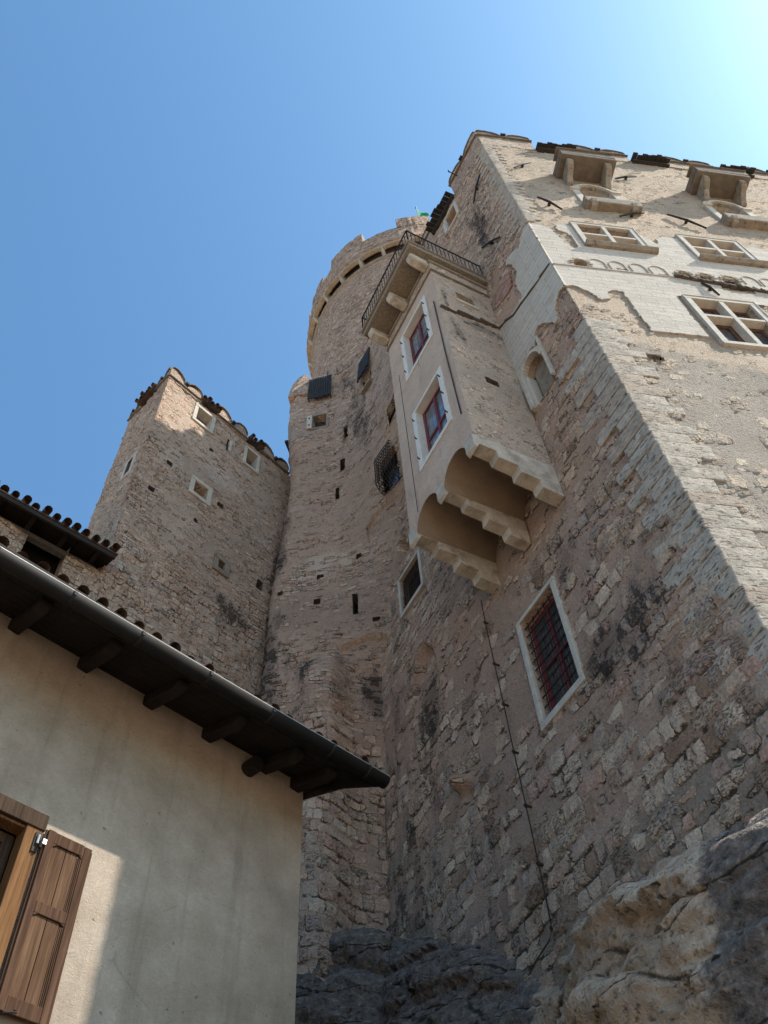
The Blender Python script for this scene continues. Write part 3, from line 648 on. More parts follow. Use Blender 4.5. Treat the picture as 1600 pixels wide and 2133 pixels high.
def merlon(F, a0, a1, z0, zt, mat, parent, th=0.55, dark=True, d1=0.01):
    """swallow-tail battlement: two rounded horns, a notch with a tile in it, a thin string course"""
    w = a1 - a0; mb = MB(zone=(0.72, 0.12, 0.30), sx=0.4, sz=0.10); x = lambda t: a0 + t * w; h = zt - z0
    P = [(x(0), z0), (x(0), zt - 0.16), (x(0.03), zt - 0.05), (x(0.10), zt), (x(0.20), zt - 0.02), (x(0.30), zt - 0.10), (x(0.39), zt - 0.24), (x(0.44), zt - 0.40), (x(0.48), zt - 0.50),
         (x(0.53), zt - 0.50), (x(0.56), zt - 0.36), (x(0.62), zt - 0.22), (x(0.72), zt - 0.12), (x(0.84), zt - 0.12), (x(0.93), zt - 0.18), (x(0.985), zt - 0.32), (x(1), zt - 0.45), (x(1), z0)]
    mb.prism(F, P, -th, d1)
    o = mb.build('merlon', mat, parent)
    c = MB(zone=(0.3, 0.6, 0.0)); zs = zt - 0.66
    c.box(F, a0 - 0.03, a1 + 0.05, -th, d1 + 0.06, zs, zs + 0.05)
    pp = P[1:9]
    for i in range(len(pp) - 1): c.prism(F, [pp[i], pp[i + 1], (pp[i + 1][0], pp[i + 1][1] + 0.035), (pp[i][0], pp[i][1] + 0.035)], -th - 0.03, d1 + 0.05)
    pp = P[9:17]
    for i in range(len(pp) - 1): c.prism(F, [pp[i], pp[i + 1], (pp[i + 1][0], pp[i + 1][1] + 0.035), (pp[i][0], pp[i][1] + 0.035)], -th - 0.03, d1 + 0.05)
    c.build('coping', 'hood', o, jitter=0.012)
    t = MB(); t.hexa(F, [(x(0.46), -0.3, zt - 0.42), (x(0.54), -0.3, zt - 0.42), (x(0.46), d1 + 0.12, zt - 0.50), (x(0.54), d1 + 0.12, zt - 0.50),
                         (x(0.45), -0.3, zt - 0.30), (x(0.55), -0.3, zt - 0.30), (x(0.45), d1 + 0.12, zt - 0.40), (x(0.55), d1 + 0.12, zt - 0.40)])
    t.build('spout', 'tile' if not dark else 'boards', o)
    return o

def board_roof(F, a0, a1, z, parent, name='rooflet', over=0.28, mat='boards'):
    """timber rooflet laid over a gap between two merlons"""
    mb = MB(); n = max(3, int((a1 - a0) / 0.16)); r = random.Random(int(a0 * 100 + z))
    for i in range(n):
        p, q = a0 + (a1 - a0) * i / n + 0.008, a0 + (a1 - a0) * (i + 1) / n - 0.004
        o_ = over + r.uniform(-0.06, 0.05); dz = r.uniform(-0.015, 0.02)
        mb.hexa(F, [(p, -0.9, z + 0.36 + dz), (q, -0.9, z + 0.36 + dz), (p, o_, z + dz), (q, o_, z + dz), (p, -0.9, z + 0.41 + dz), (q, -0.9, z + 0.41 + dz), (p, o_, z + 0.06 + dz), (q, o_, z + 0.06 + dz)])
    mb.box(F, a0 + 0.02, a1 - 0.02, -0.12, 0.10, z - 0.14, z - 0.01)
    return mb.build(name, mat, parent)

for a0, a1 in ((0.0, 1.82), (3.14, 5.06), (6.34, 8.08), (9.30, 11.1)): merlon(SIDE, a0, a1, 30.95, 32.75 if a0 < 1 else 32.35, 'side', pal)
for a0, a1 in ((1.82, 3.14), (5.06, 6.34), (8.08, 9.30)): board_roof(SIDE, a0, a1, 31.02, pal)
for a0, a1 in ((0.012, 1.82), (3.32, 5.1), (6.4, 8.1)): merlon(MAIN, a0, a1, 30.95, 32.80 if a0 < 1 else 32.3, 'palace', pal, d1=0.012)
for a0, a1 in ((1.84, 3.30), (5.12, 6.38)): board_roof(MAIN, a0, a1, 31.0, pal, over=0.36)
br = MB(); br.tube([MAIN.P(1.4, 0.0, 31.9), MAIN.P(1.4, 0.34, 31.95)], 0.018); br.tube([MAIN.P(1.4, 0.34, 31.84), MAIN.P(1.4, 0.34, 32.06)], 0.02)
br.build('iron_bracket', 'iron', pal)

# white painted plaster with drawn blocks
def plate(F, poly, mat, name, parent, t=0.026, holes=(), st=0.028, rough=0.06):
    """plaster skin: a fine sheet trimmed to an outline, chipped along its edge, a few cm thick"""
    X = np.array(poly); a0, a1, z0, z1 = X[:, 0].min(), X[:, 0].max(), X[:, 1].min(), X[:, 1].max()
    al = np.arange(a0, a1 + st, st); zl = np.arange(z0, z1 + st, st)
    ac, zc = np.meshgrid((al[:-1] + al[1:]) / 2, (zl[:-1] + zl[1:]) / 2)
    pa = ac + (fbm(ac * 6, zc * 6, 5, 3) - 0.5) * 2 * rough; pz = zc + (fbm(ac * 6 + 9, zc * 6, 8, 3) - 0.5) * 2 * rough
    ins = np.zeros(ac.shape, bool)
    for k in range(len(X)):
        (xa, ya), (xb, yb) = X[k - 1], X[k]
        c = ((ya > pz) != (yb > pz)); den = (yb - ya) if yb != ya else 1e-9
        ins ^= c & (pa < (xb - xa) * (pz - ya) / den + xa)
    for h in holes: ins &= ~((pa > h[0]) & (pa < h[1]) & (pz > h[2]) & (pz < h[3]))
    mb = MB(sx=1, sz=1); m = len(al)
    mb.v = [F.P(a, t, z) for z in zl for a in al]; mb.w = [(a, z, 0) for z in zl for a in al]; mb.z = [mb.zone] * len(mb.v)
    flip = np.dot(np.cross(F.u, [0, 0, 1.0]), F.n) < 0
    for r, c in zip(*np.nonzero(ins)):
        q = (r * m + c, r * m + c + 1, (r + 1) * m + c + 1, (r + 1) * m + c); mb.f.append(q[::-1] if flip else q)
    o = mb.build(name, mat, parent, recalc=False)
    b = o.modifiers.new('solid', 'SOLIDIFY'); b.thickness = t + 0.04; b.offset = -1
    return o
WS = [(-0.03, 22.18), (0.2, 22.16), (0.39, 22.05), (0.50, 21.85), (0.55, 21.6), (0.60, 21.2), (0.68, 20.7), (0.80, 20.55), (0.92, 20.78), (0.93, 21.3), (0.84, 21.75), (0.70, 21.9), (0.66, 22.1), (0.74, 22.36), (0.90, 22.47), (1.08, 22.47),
      (1.09, 20.86), (2.80, 20.86), (2.80, 22.36), (2.95, 22.10), (3.02, 21.85), (3.08, 21.74), (3.16, 21.85), (3.22, 22.10), (3.36, 22.32), (3.53, 22.40), (3.84, 22.41),
      (3.85, 20.78), (5.53, 20.78), (5.55, 22.10), (5.70, 22.36), (5.95, 22.44), (6.10, 22.30), (6.20, 22.05), (6.55, 21.9), (6.9, 22.2), (7.2, 22.3), (7.2, 18.05),
      (2.40, 18.02), (2.37, 15.9), (1.24, 15.9), (1.23, 17.96), (1.06, 18.0), (0.93, 17.9), (0.83, 17.72), (0.80, 17.5), (0.66, 17.33), (0.58, 17.38), (0.51, 17.58), (0.44, 17.78), (0.30, 17.92), (0.15, 17.96), (-0.03, 17.94)]
pws = plate(SIDE, WS, 'white', 'painted_plaster', pal, holes=[h[:4] for h in HO] + [(0.56, 0.80, 19.3, 19.76), (3.72, 4.5, 18.75, 19.2)])
WM = [(-0.03, 22.19), (0.12, 22.32), (0.30, 22.18), (0.44, 21.92), (0.55, 21.80), (0.62, 21.98), (0.75, 22.09), (0.90, 22.22), (1.02, 22.22), (1.08, 22.05), (0.98, 21.82), (0.90, 21.60), (0.88, 21.02), (1.06, 20.68), (1.03, 19.95), (1.10, 19.80), (1.5, 19.78), (2.02, 19.96),
      (2.02, 17.2), (1.98, 15.9), (1.90, 15.88), (1.94, 17.1), (1.80, 17.50), (1.62, 17.64), (1.42, 17.62), (1.26, 17.47), (1.16, 17.9), (1.02, 18.0), (0.84, 17.82), (0.70, 17.55), (0.60, 17.24), (0.52, 17.2), (0.45, 17.39), (0.43, 17.72), (0.28, 17.90), (0.12, 17.95), (-0.03, 17.94)]
plate(MAIN, WM, 'white', 'painted_plaster', pal, t=0.045)
plate(MAIN, [(1.18, 21.66), (1.12, 21.4), (1.20, 21.15), (1.16, 20.9), (1.33, 20.80), (1.50, 20.95), (1.70, 20.86), (1.86, 21.02), (1.95, 21.25), (1.80, 21.42), (1.76, 21.66), (1.55, 21.75), (1.42, 21.92), (1.28, 21.84)], 'redbrick', 'brick_patch', pal, t=0.030, rough=0.10)
# dark crack-like iron strip and string course line across the painted wall
mb = MB(); prev = None
for a, z in ((0.02, 19.30), (0.4, 19.36), (0.85, 19.44), (1.1, 19.52), (1.45, 19.58), (1.75, 19.85), (2.0, 19.98)):
    if prev: mb.hexa(MAIN, [(prev[0], 0.0, prev[1]), (a, 0.0, z), (prev[0], 0.07, prev[1]), (a, 0.075, z), (prev[0], 0.0, prev[1] + 0.03), (a, 0.0, z + 0.03 + a * 0.015), (prev[0], 0.07, prev[1] + 0.03), (a, 0.075, z + 0.03 + a * 0.015)])
    prev = (a, z)
mb.build('string_course', 'shelf', pal, jitter=0.02)
mb = MB(zone=(0.1, 0.1, 0)); mb.box(SIDE, 0.0, 2.75, -0.02, 0.048, 19.22, 19.26); mb.build('string_course', 'white', pal, bevel=0.01, jitter=0.01)
mb = MB()
for i in range(14):
    p = 2.75 + i * 0.17; mb.hexa(SIDE, [(p, -0.02, 19.24 - i * 0.03), (p + 0.165, -0.02, 19.22 - i * 0.035), (p, 0.10, 19.22 - i * 0.03), (p + 0.165, 0.09, 19.20 - i * 0.035), (p, -0.02, 19.31 - i * 0.03), (p + 0.165, -0.02, 19.29 - i * 0.035), (p, 0.10, 19.31 - i * 0.03), (p + 0.165, 0.09, 19.27 - i * 0.035)])
mb.build('broken_ledge', 'shelf', pal, jitter=0.03)
# little painted arches over the string course
for c in (1.08, 1.54, 2.02, 2.48, 4.66, 5.10, 5.56):
    mb = MB(sx=1, sz=1); arch_band(mb, SIDE, c - 0.17, c + 0.17, 19.60, 19.86, 0.022, 0.02, 0.043, zb=19.34, n=10); mb.build('arch_moulding', 'sillpale', pal)
for a0, a1 in ((0.42, 0.94), (2.84, 3.32), (3.34, 3.82), (3.88, 4.42)):
    mb = MB(zone=(0.9, 0.45, 0.35), sx=0.12, sz=0.3); arch_band(mb, SIDE, a0 + 0.08, a1 - 0.08, 19.44, 19.70, 0.075, -0.08, 0.05, n=9); mb.build('brick_arch', 'sillpale', pal, jitter=0.03)

def cross_window(F, o, split, sill):
    a0, a1, z0, z1 = o; mb = MB()
    ring_frame(mb, F, a0, a1, z0, z1, 0.125, -0.30, 0.055)
    c = (a0 + a1) / 2; zt = z0 + (z1 - z0) * split
    mb.box(F, c - 0.055, c + 0.055, -0.13, 0.050, z0, z1)
    mb.box(F, a0, c - 0.055, -0.13, 0.046, zt - 0.05, zt + 0.05); mb.box(F, c + 0.055, a1, -0.13, 0.046, zt - 0.05, zt + 0.05)
    # raised fillet round the outside
    for k in ((a0 - 0.155, a0 - 0.125), (a1 + 0.125, a1 + 0.155)): mb.box(F, k[0], k[1], -0.02, 0.072, z0 - 0.1, z1 + 0.155)
    mb.box(F, a0 - 0.125, a1 + 0.125, -0.02, 0.074, z1 + 0.128, z1 + 0.158)
    w = mb.build('cross_window', 'pale', pal, bevel=0.008)
    for (p, q) in ((a0, c - 0.055), (c + 0.055, a1)):
        for (r, t) in ((z0, zt - 0.05), (zt + 0.05, z1)):
            s_ = MB(); ring_frame(s_, F, p + 0.075, q - 0.075, r + 0.075, t - 0.075, 0.075, -0.20, -0.14); s_.build('sash', 'brownsash', w)
            pane(F, p + 0.07, q - 0.07, r + 0.07, t - 0.07, -0.165, 'darkglass', w)
    if sill:
        s_ = MB(); s_.prism_d(F, [(-0.05, z0 - 0.13), (-0.05, z0 - 0.26), (0.10, z0 - 0.26), (0.17, z0 - 0.19), (0.18, z0 - 0.15), (0.16, z0 - 0.13)], a0 - 0.16, a1 + 0.24)
        s_.build('sill', 'sill', w, bevel=0.01)
    return w
cross_window(SIDE, W1, 0.52, True); cross_window(SIDE, W2, 0.52, True); cross_window(SIDE, W3, 0.60, False)

def arched_window(F, o):
    a0, a1, z0, z1 = o; zs = z1 - 0.62
    mb = MB(); spandrels(mb, F, a0, a1, zs, z1, -0.40, 0.02); arch_band(mb, F, a0, a1, zs, z1, 0.10, -0.1, 0.075); arch_band(mb, F, a0 - 0.10, a1 + 0.10, zs, z1 + 0.10, 0.10, -0.05, 0.04)
    for s_ in (-1, 1):
        e_ = a0 if s_ < 0 else a1
        mb.box(F, min(e_, e_ + s_ * 0.2), max(e_, e_ + s_ * 0.2), -0.3, 0.045, z0, zs)
        mb.box(F, min(e_ - s_ * 0.03, e_ + s_ * 0.26), max(e_ - s_ * 0.03, e_ + s_ * 0.26), -0.3, 0.10, zs - 0.02, zs + 0.10)
    w = mb.build('arched_window', 'pale', pal, bevel=0.012)
    s_ = MB(); s_.box(F, a0 - 0.24, a1 + 0.36, -0.05, 0.24, z0 - 0.50, z0 - 0.05); s_.build('sill', 'sill', w, bevel=0.03, jitter=0.03)
    for p in (a0 - 0.10, a1 + 0.06):
        s_ = MB(); s_.prism_d(F, [(-0.05, z0 - 0.62), (0.14, z0 - 0.60), (0.24, z0 - 0.50), (0.27, z0 - 0.36), (0.22, z0 - 0.24), (-0.05, z0 - 0.24)], p, p + 0.17); s_.build('bracket', 'sill', w, bevel=0.02, jitter=0.02)
    s_ = MB(); sash = ring_frame(s_, F, a0 + 0.1, a1 - 0.1, z0 + 0.1, z1 - 0.2, 0.1, -0.38, -0.32); s_.build('sash', 'brownsash', w)
    return w
arched_window(SIDE, AW1); arched_window(SIDE, AW2)

def stone_hood(F, a0, z):
    """bracketed stone box jutting from the wall above an arched window"""
    a1 = a0 + 1.66; mb = MB()
    mb.box(F, a0, a1, -0.05, 0.70, z, z + 0.16); mb.box(F, a0, a1, 0.52, 0.70, z + 0.16, z + 0.5)
    mb.box(F, a0, a0 + 0.16, -0.05, 0.52, z + 0.16, z + 0.5); mb.box(F, a1 - 0.16, a1, -0.05, 0.52, z + 0.16, z + 0.5)
    mb.box(F, a0 - 0.08, a1 + 0.02, 0.35, 0.76, z + 0.5, z + 0.56)
    o = mb.build('stone_hood', 'hood', pal, bevel=0.02, jitter=0.03)
    for p in (a0 + 0.16, a1 - 0.36):
        b = MB(zone=(0.3, 0.2, 0)); b.prism_d(F, [(-0.05, z - 0.75), (0.10, z - 0.72), (0.22, z - 0.52), (0.30, z - 0.40), (0.50, z - 0.30), (0.60, z - 0.20), (0.60, z), (-0.05, z)], p, p + 0.19); b.build('bracket', 'sill', o, bevel=0.03, jitter=0.03)
stone_hood(SIDE, 1.76, 27.40); stone_hood(SIDE, 5.90, 27.45)

def iron_tie(F, p, q, parent=None, r=0.03, d=0.06):
    mb = MB(); P0, P1 = np.array(p), np.array(q); c = (P0 + P1) / 2
    mb.tube([F.P(P0[0], d, P0[1]), F.P(c[0], d + 0.03, c[1]), F.P(P1[0], d, P1[1])], [r * 0.8, r * 1.2, r * 0.8], 5); mb.tube([F.P(c[0], -0.05, c[1]), F.P(c[0], d + 0.045, c[1])], r * 1.5, 6)
    return mb.build('iron_tie', 'iron', parent or pal)
for p, q in (((0.67, 24.69), (1.14, 23.72)), ((2.70, 23.74), (3.54, 24.37)), ((4.23, 24.51), (5.01, 23.58)), ((3.71, 28.02), (4.54, 28.64)), ((0.55, 27.81), (1.23, 28.79)), ((3.28, 18.97), (3.44, 18.30))): iron_tie(SIDE, p, q)
for p, q in (((1.55, 24.65), (0.88, 23.67)), ((1.20, 27.88), (0.55, 28.90))): iron_tie(MAIN, p, q)

# big barred window
def barred(F, o, nv, nh, r, w, proud, sashmat, name='barred_window', dgr=-0.10):
    a0, a1, z0, z1 = o; mb = MB(); ring_frame(mb, F, a0, a1, z0, z1, w, -0.40, proud, sill=w * 1.25, lintel=w * 0.8)
    f = mb.build(name, 'pale', pal, bevel=0.012, jitter=0.012)
    grille(F, a0, a1, z0, z1, dgr, nv, nh, r, f)
    if sashmat: sash_cross(F, a0, a1, z0, z1, -0.17, 0.085, f, 0.5, sashmat)
    pane(F, a0 + 0.02, a1 - 0.02, z0 + 0.02, z1 - 0.02, -0.20, 'darkglass', f)
    return f
barred(MAIN, GR, 6, 11, 0.0125, 0.105, 0.04, 'redwood', dgr=-0.075)
barred(MAIN, LW, 9, 13, 0.011, 0.10, 0.05, None, dgr=-0.05)
# niche
mb = MB(); spandrels(mb, MAIN, NI[0], NI[1], 16.95, 17.45, -0.22, 0.03); mb.build('niche_head', 'oriel', pal)
mb = MB(); arch_band(mb, MAIN, NI[0] + 0.02, NI[1] - 0.02, 16.95, 17.40, 0.10, -0.06, 0.10); mb.box(MAIN, NI[1] - 0.02, NI[1] + 0.08, -0.06, 0.10, 15.75, 16.95); mb.box(MAIN, NI[1] - 0.11, NI[1] - 0.021, -0.18, 0.04, 15.75, 16.98)
mb.build('niche_moulding', 'pale', pal, bevel=0.012)
mb = MB(); mb.box(MAIN, 1.115, 1.175, -0.02, 0.075, 15.95, 17.72); mb.build('plaster_fillet', 'pale', pal, bevel=0.008, jitter=0.008)
mb = MB(zone=(0, 0, 0)); mb.prism(MAIN, [(NI[0], NI[2]), (NI[1] - 0.1, NI[2]), (NI[1] - 0.1, NI[3]), (NI[0], NI[3])], -0.24, -0.20); mb.build('niche_back', 'sill', pal)
# window under the eaves with its pale jamb
mb = MB(); ring_frame(mb, MAIN, TW[0], TW[1], TW[2], TW[3], 0.12, -0.3, 0.05); f = mb.build('attic_window', 'pale', pal, bevel=0.01)
mb = MB(); mb.box(MAIN, TW[1] + 0.02, TW[1] + 0.16, 0.05, 0.09, TW[2] - 0.1, TW[3] - 0.25); mb.build('shutter_leaf', 'pale', f)

# ------------------------------------------------------------------ the hanging window bay (part of the palace)
B0, B1, BD = 2.0, 4.36, 1.66
ZB, ZT = 13.46, 22.78
R0, R1, RD = 1.86, 4.58, 2.28
OW1, OW2 = (2.60, 3.60, 19.10, 21.30), (2.58, 3.57, 15.12, 17.22)
# front face with arches cut in its foot
A1, A2 = (2.25, 3.07), (3.29, 4.11)
def foot(a):
    for p, q in (A1, A2):
        if p < a < q:
            t = (2 * a - p - q) / (q - p); return ZB + 0.53 * math.sqrt(max(0, 1 - t * t))
    return ZB
Fb = Frame(CORNER + BD * MAIN.n, -30, -120)
ori_m = MB()
al = sorted(set([round(x, 3) for x in np.linspace(B0, B1, 40)] + [A1[0], A1[1], A2[0], A2[1]] + [A1[0] + (A1[1] - A1[0]) * (1 - math.cos(math.pi * i / 16)) / 2 for i in range(17)] + [A2[0] + (A2[1] - A2[0]) * (1 - math.cos(math.pi * i / 16)) / 2 for i in range(17)]))
ori_m.sheet([[Fb.P(a, 0, foot(a)) for a in al], [Fb.P(a, 0, 14.06) for a in al]])
holes = [(OW1[0], OW1[1], OW1[2], OW1[3]), (OW2[0], OW2[1], OW2[2], OW2[3])]
al2 = lines(B0, B1, 0.12, [OW1[0], OW1[1], OW2[0], OW2[1]]); zl2 = lines(14.06, ZT, 0.12, [OW1[2], OW1[3], OW2[2], OW2[3]])
for i in range(len(zl2) - 1):
    for j in range(len(al2) - 1):
        ac_, zc_ = (al2[j] + al2[j + 1]) / 2, (zl2[i] + zl2[i + 1]) / 2
        if any(h[0] < ac_ < h[1] and h[2] < zc_ < h[3] for h in holes): continue
        ori_m.add([Fb.P(al2[j], 0, zl2[i]), Fb.P(al2[j + 1], 0, zl2[i]), Fb.P(al2[j + 1], 0, zl2[i + 1]), Fb.P(al2[j], 0, zl2[i + 1])], [(0, 1, 2, 3)])
ori_m.add([MAIN.P(B1, 0, ZB), MAIN.P(B1, BD, ZB), MAIN.P(B1, BD, ZT), MAIN.P(B1, 0, ZT)], [(0, 1, 2, 3)])
ori_m.add([MAIN.P(B0, 0, ZT), MAIN.P(B1, 0, ZT), MAIN.P(B1, BD, ZT), MAIN.P(B0, BD, ZT)], [(0, 1, 2, 3)])
ori = ori_m.build('window_bay', 'oriel', pal)
ori['label'] = 'plastered bay on stepped corbels with two red windows'
# the bay's side towards the corner
Fs = Frame(CORNER + B0 * MAIN.u, -120, 150)
sh = [(0.58, 1.08, 20.72, 21.22), (0.66, 0.96, 16.40, 16.62)]
MAT['bayside'] = masonry('bay_side', [PALE, WARM, GREY, PALE], (0.49, 0.40, 0.32), disp=0.02, grain=1.2)
def bs_z(a, z):
    r = 0.02 + 0.24 * blob(a, z, 0.5, 19.2, 0.7, 0.9) + 0.12 * fbm(a * 2, z, 9); s = 0.22 + 0.75 * blob(a, z, 0.5, 19.45, 0.9, 0.45) + 0.6 * blob(a, z, 1.45, 20.4, 0.2, 1.6) + 0.5 * blob(a, z, 1.3, 18.6, 0.22, 0.9) + 0.4 * blob(a, z, 1.25, 14.9, 0.35, 0.5) + 0.3 * blob(a, z, 0.3, 21.4, 0.3, 0.6)
    return r, s - 0.12, 0.48 * blob(a, z, 0.35, 19.0, 0.7, 0.6)
wall_grid('bay_side', Fs, 0.0, BD, ZB + 0.2, ZT, 0.05, 'bayside', ori, holes=[(*sh[0], 0.25), (*sh[1], 0.25)], zfun=bs_z, cf=courses(8, [(12, 24, 0.12)]), sx=0.4)
mb = MB(); mb.prism(Fs, [(0.52, 20.60), (1.12, 20.60), (1.12, 20.72), (0.52, 20.72)], -0.2, 0.035); mb.box(Fs, 0.58, 1.08, -0.20, -0.10, 20.90, 20.98); mb.build('loft_window', 'pale', ori, bevel=0.01, jitter=0.015)
mb = MB()
for i in range(8):
    p, q = BD * i / 8, BD * (i + 1) / 8; z = 19.92 - 0.38 * p / BD
    mb.box(Fs, p, q, -0.02, 0.045 + 0.02 * ((i * 7) % 3), z, z + 0.06)
mb.build('string_course', 'shelf', ori, jitter=0.03)
# soffit vaults between the corbels
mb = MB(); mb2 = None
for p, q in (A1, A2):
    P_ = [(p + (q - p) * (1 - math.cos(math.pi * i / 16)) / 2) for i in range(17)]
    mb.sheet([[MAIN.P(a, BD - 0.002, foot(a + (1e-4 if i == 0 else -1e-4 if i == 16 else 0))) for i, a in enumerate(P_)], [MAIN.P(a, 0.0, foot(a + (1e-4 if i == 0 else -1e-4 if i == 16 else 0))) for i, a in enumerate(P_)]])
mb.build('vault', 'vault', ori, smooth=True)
PR = [(0, 13.74), (BD + 0.03, 13.74), (BD + 0.03, 13.36), (BD - 0.03, 13.30), (BD - 0.09, 13.46), (1.22, 13.46), (1.22, 13.26), (0.82, 13.26), (0.82, 13.06), (0.42, 13.06), (0.42, 12.84), (0, 12.80)]
for a0, a1 in ((B0 - 0.012, 2.25), (3.07, 3.29), (4.11, B1 + 0.01)):
    mb = MB(); mb.prism_d(MAIN, PR, a0, a1); mb.build('corbel', 'corbel', ori, bevel=0.01, jitter=0.022)
# cornices, balcony slab, its brackets
def wrap(mb, z0, z1, o, a0=B0, a1=B1, d=BD):
    mb.box(MAIN, a0 - o, a1 + o, d, d + o, z0, z1); mb.box(MAIN, a0 - o, a0, 0, d, z0, z1); mb.box(MAIN, a1, a1 + o, 0, d, z0, z1)
mb = MB(); wrap(mb, 22.02, 22.07, 0.05); wrap(mb, 22.07, 22.12, 0.03); wrap(mb, 22.55, 22.62, 0.06); wrap(mb, 22.62, 22.78, 0.03); mb.build('cornice', 'sill', ori, bevel=0.008, jitter=0.008)
mb = MB(); wrap(mb, 22.12, 22.55, 0.012); mb.build('frieze', 'bayside', ori)
mb = MB(); mb.box(MAIN, R0, R1, 0.0, RD, 22.80, 23.02); mb.box(MAIN, R0 - 0.04, R1 + 0.04, 0.0, RD + 0.05, 23.02, 23.10); bal = mb.build('balcony_slab', 'slab', ori, bevel=0.02, jitter=0.02)
for a in (2.02, 3.16, 4.24):
    mb = MB(); mb.prism_d(MAIN, [(BD, 22.80), (BD, 22.40), (1.95, 22.44), (2.12, 22.50), (2.2, 22.62), (2.2, 22.80)], a, a + 0.24); mb.build('bracket', 'corbel', ori, bevel=0.04, jitter=0.02)
mb = MB()
zr0, zr1 = 23.16, 24.02
def rail(p, q, n):
    p, q = np.array(p), np.array(q)
    for z in (zr0, zr1): mb.tube([MAIN.P(p[0], p[1], z), MAIN.P(q[0], q[1], z)], 0.02)
    for i in range(n + 1):
        c = p + (q - p) * i / n; mb.tube([MAIN.P(c[0], c[1], zr0 if i % n else 23.1), MAIN.P(c[0], c[1], zr1)], 0.0125 if i % n else 0.02, 5)
rail((R0 + 0.02, RD), (R1 - 0.02, RD), 22); rail((R0 + 0.02, RD), (R0 + 0.02, 0.05), 18); rail((R1 - 0.02, RD), (R1 - 0.02, 0.05), 18)
mb.build('railing', 'iron', ori)
# the bay's windows
for o, sp in ((OW1, 0.42), (OW2, 0.42)):
    mb = MB(); ring_frame(mb, Fb, *o, 0.145, -0.34, 0.028, sill=0.13, lintel=0.09)
    mb.build('window_frame', 'limestone', ori, bevel=0.008, jitter=0.01)
    sash_cross(Fb, *o, -0.15, 0.075, ori, sp, 'redwood'); pane(Fb, o[0] + 0.03, o[1] - 0.03, o[2] + 0.03, o[3] - 0.03, -0.18, 'glass', ori)
    for a in (o[0] - 0.075, o[1] + 0.075):
        for t in (0.12, 0.5, 0.86):
            z = o[2] + (o[3] - o[2]) * t; mb = MB(); mb.tube([Fb.P(a, 0.02, z), Fb.P(a, 0.07, z), Fb.P(a, 0.075, z + 0.05)], 0.014, 5); mb.build('shutter_hook', 'iron', ori)
mb = MB(); mb.tube([Fb.P(2.16, 0.025, 20.3), Fb.P(2.165, 0.03, 17.5), Fb.P(2.14, 0.025, 14.7)], 0.014); mb.build('iron_rod', 'iron', ori)
mb = MB(); mb.tube([Fb.P(4.03, 0.004, 19.9), Fb.P(4.0, 0.004, 14.0)], 0.007); mb.build('wire', 'iron', ori)

# lightning wire down the wall below the bay
cab = thing('wall_cable', MAIN.P(4.6, 0, 6.2), 'thin black cable clipped down the wall from the bay to the rock', 'cable')
pts = [MAIN.P(a, 0.09, z) for a, z in ((4.66, 12.95), (4.67, 12.34), (4.65, 11.26), (4.63, 10.31), (4.62, 9.32), (4.60, 8.32), (4.59, 7.37), (4.59, 6.45))]
mb = MB(); mb.tube(pts + [MAIN.P(4.60, 0.16, 6.28), MAIN.P(4.76, 0.26, 6.12), MAIN.P(4.9, 0.35, 5.95)], 0.0105); mb.build('wire', 'iron', cab)
for p in pts[1:]:
    mb = MB(); mb.tube([p - 0.09 * MAIN.n, p + 0.03 * MAIN.n], 0.02, 6); mb.tube([p + np.array([0, 0, 0.03]), p - np.array([0, 0, 0.03])], 0.022, 6); mb.build('clip', 'iron', cab)

